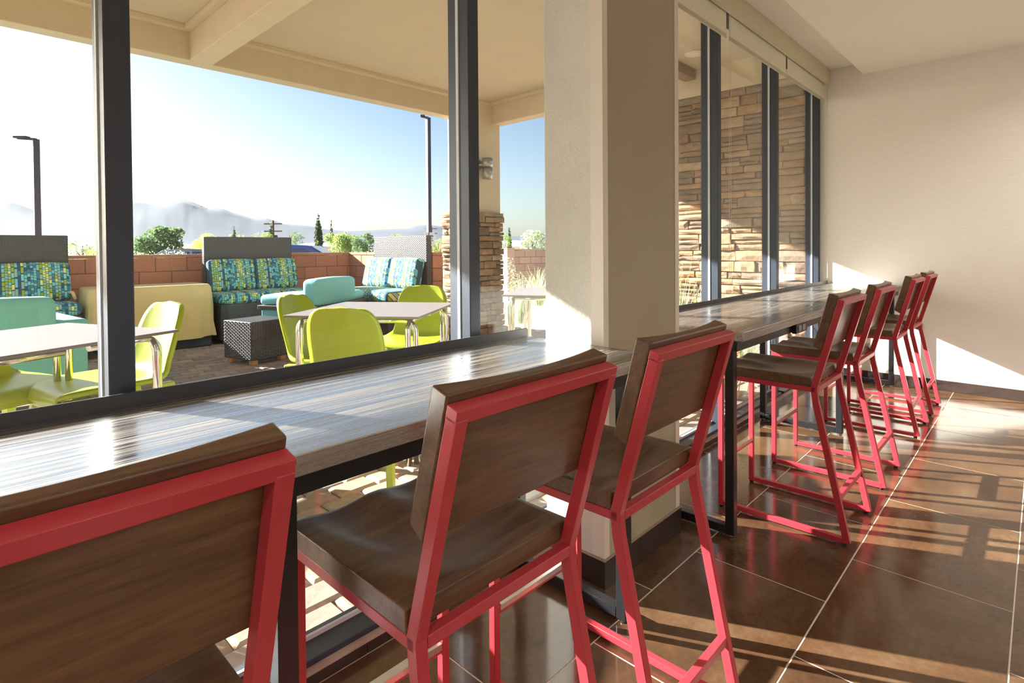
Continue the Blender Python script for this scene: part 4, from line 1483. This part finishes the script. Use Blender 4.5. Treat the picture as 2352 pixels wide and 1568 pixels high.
# parked cars (only roofs and side windows clear the wall)
def car(px, py, dist, rz, label, mat):
    top = far_point(px, py, dist)
    c = empty('parked_car', (top.x, top.y, -0.11), rz)
    tag(c, label, 'car', 'parked cars')
    h = top.z + .11
    prof = [(-2.15, .42), (-2.2, .75), (-1.95, .98), (-1.3, h * .98), (-0.5, h), (0.3, h * .97), (1.05, 1.02), (1.95, .86), (2.2, .68), (2.2, .42)]
    vs = [(x, y_ * (0.86 if z_ > 1.05 else 1), z_) for y_ in (-.88, .88) for x, z_ in prof]
    n = len(prof)
    fs = [tuple(range(n)), tuple(range(2 * n - 1, n - 1, -1))] + [(k, (k + 1) % n, n + (k + 1) % n, n + k) for k in range(n)]
    MB().add(vs, fs).build('body', mat, c, bevel=0.05, seg=3)
    for y_ in (-1, 1):
        for (xa, xb, xc, xd) in ((-1.5, -0.45, -0.45, -1.15), (-0.36, 0.72, 0.22, -0.36)):
            yy0, yy1 = y_ * .885, y_ * .80
            MB().add([(xa, yy0, 1.02), (xb, yy0, 1.02), (xc, yy1, h * .925), (xd, yy1, h * .925)], [(0, 1, 2, 3)]).build('side_window', M['car_glass'], c, solid=0.02)
        for x in (-1.35, 1.4):
            MB().tube([(x, y_ * .72, .33), (x, y_ * .9, .33)], 0.33, 20).build('wheel', M['rubber'], c)
    MB().add([(.34, -.70, h * .955), (.34, .70, h * .955), (1.02, .78, 1.05), (1.02, -.78, 1.05)], [(0, 1, 2, 3)]).build('windscreen', M['car_glass'], c, solid=0.02)
car(694, 560, 15.5, -0.65, 'blue car parked behind the wall right of the middle sofa', M['car'])
car(478, 571, 24, -0.5, 'silver car parked behind the wall left of the middle sofa', M['sconce'])

ub = empty('utility_cabinet', tuple(far_point(1163, 605, 21))[:2] + (-0.13,))
tag(ub, 'white utility cabinet beyond the stone column', 'cabinet')
zc = far_point(1163, 577, 21).z + .13
MB().box(-.13, .13, -.13, .13, 0, zc - .05).build('body', M['utility'], ub, bevel=0.01)
MB().box(-.15, .15, -.15, .15, zc - .05, zc).build('lid', M['utility'], ub, bevel=0.01)

# ================================================================== MOUNTAINS AND HAZE
sky_l = [(-400, 470), (-250, 448), (-120, 462), (0, 453), (22, 455), (62, 470), (125, 491), (150, 487), (190, 484), (215, 480), (262, 464), (307, 456), (365, 467), (413, 456), (440, 463), (475, 477), (510, 479), (537, 489), (586, 503), (613, 501), (652, 514), (712, 518), (753, 527), (800, 531), (875, 527), (938, 525), (957, 518), (984, 516), (1014, 520), (1060, 531), (1120, 540), (1250, 545), (1450, 548), (1700, 552)]
def skyline(px):
    for (a, ya), (b_, yb_) in zip(sky_l, sky_l[1:]):
        if a <= px <= b_:
            return ya + (yb_ - ya) * (px - a) / (b_ - a)
    return 550
MD_ = 6000
vs, fs = [], []
cols = list(range(-400, 1700, 6))
rows = [(0.62, 0.0), (0.68, .10), (0.74, .22), (0.80, .40), (0.86, .58), (0.92, .76), (0.96, .89), (1.0, 1.0), (1.12, .7), (1.25, 0.0)]
for px in cols:
    top = far_point(px, skyline(px), MD_)
    for (k, hfr) in rows:
        n_ = noise.noise(Vector((px * .02, k * 7, 1.3))) * .5 + noise.noise(Vector((px * .07, k * 19, 4.1))) * .3
        ww = 220 * (1 - hfr)
        z_ = hfr * sum(far_point(px + q * ww / 4, skyline(min(1690, max(-395, px + q * ww / 4))), MD_).z for q in range(-4, 5)) / 9
        if 0 < hfr < 1:
            z_ *= 1 + .14 * n_ * (1 - hfr)
        vs.append((top.x * k, top.y * k, max(z_, -2)))
nr = len(rows)
for i in range(len(cols) - 1):
    for j2 in range(nr - 1):
        a = i * nr + j2
        fs.append((a, a + 1, a + nr + 1, a + nr))
mt = MB().add(vs, fs, True).build('mountain_range', M['mountain'])
tag(mt, 'hazy blue mountain range on the horizon', 'mountains')
tag(MB().box(-7000, 12000, 400, 9000, -12, -3).build('valley_floor', M['gravel']), 'flat valley floor running to the mountains', kind='structure')

HAZE_DENSITY = 0.00005
hm = bpy.data.materials.new('valley_haze')
hm.use_nodes = True
hm.cycles.homogeneous_volume = True
hn = hm.node_tree.nodes
hn.clear()
ho = hn.new('ShaderNodeOutputMaterial')
hv = hn.new('ShaderNodeVolumeScatter')
hv.inputs['Color'].default_value = (0.84, 0.93, 1.0, 1)
hv.inputs['Density'].default_value = HAZE_DENSITY
hv.inputs['Anisotropy'].default_value = 0.85
hm.node_tree.links.new(hv.outputs[0], ho.inputs['Volume'])
hz = MB().box(-6000, 11000, 1900, 9500, -2, 640).build('valley_haze', hm)
tag(hz, 'bright haze hanging in front of the mountains', kind='stuff')
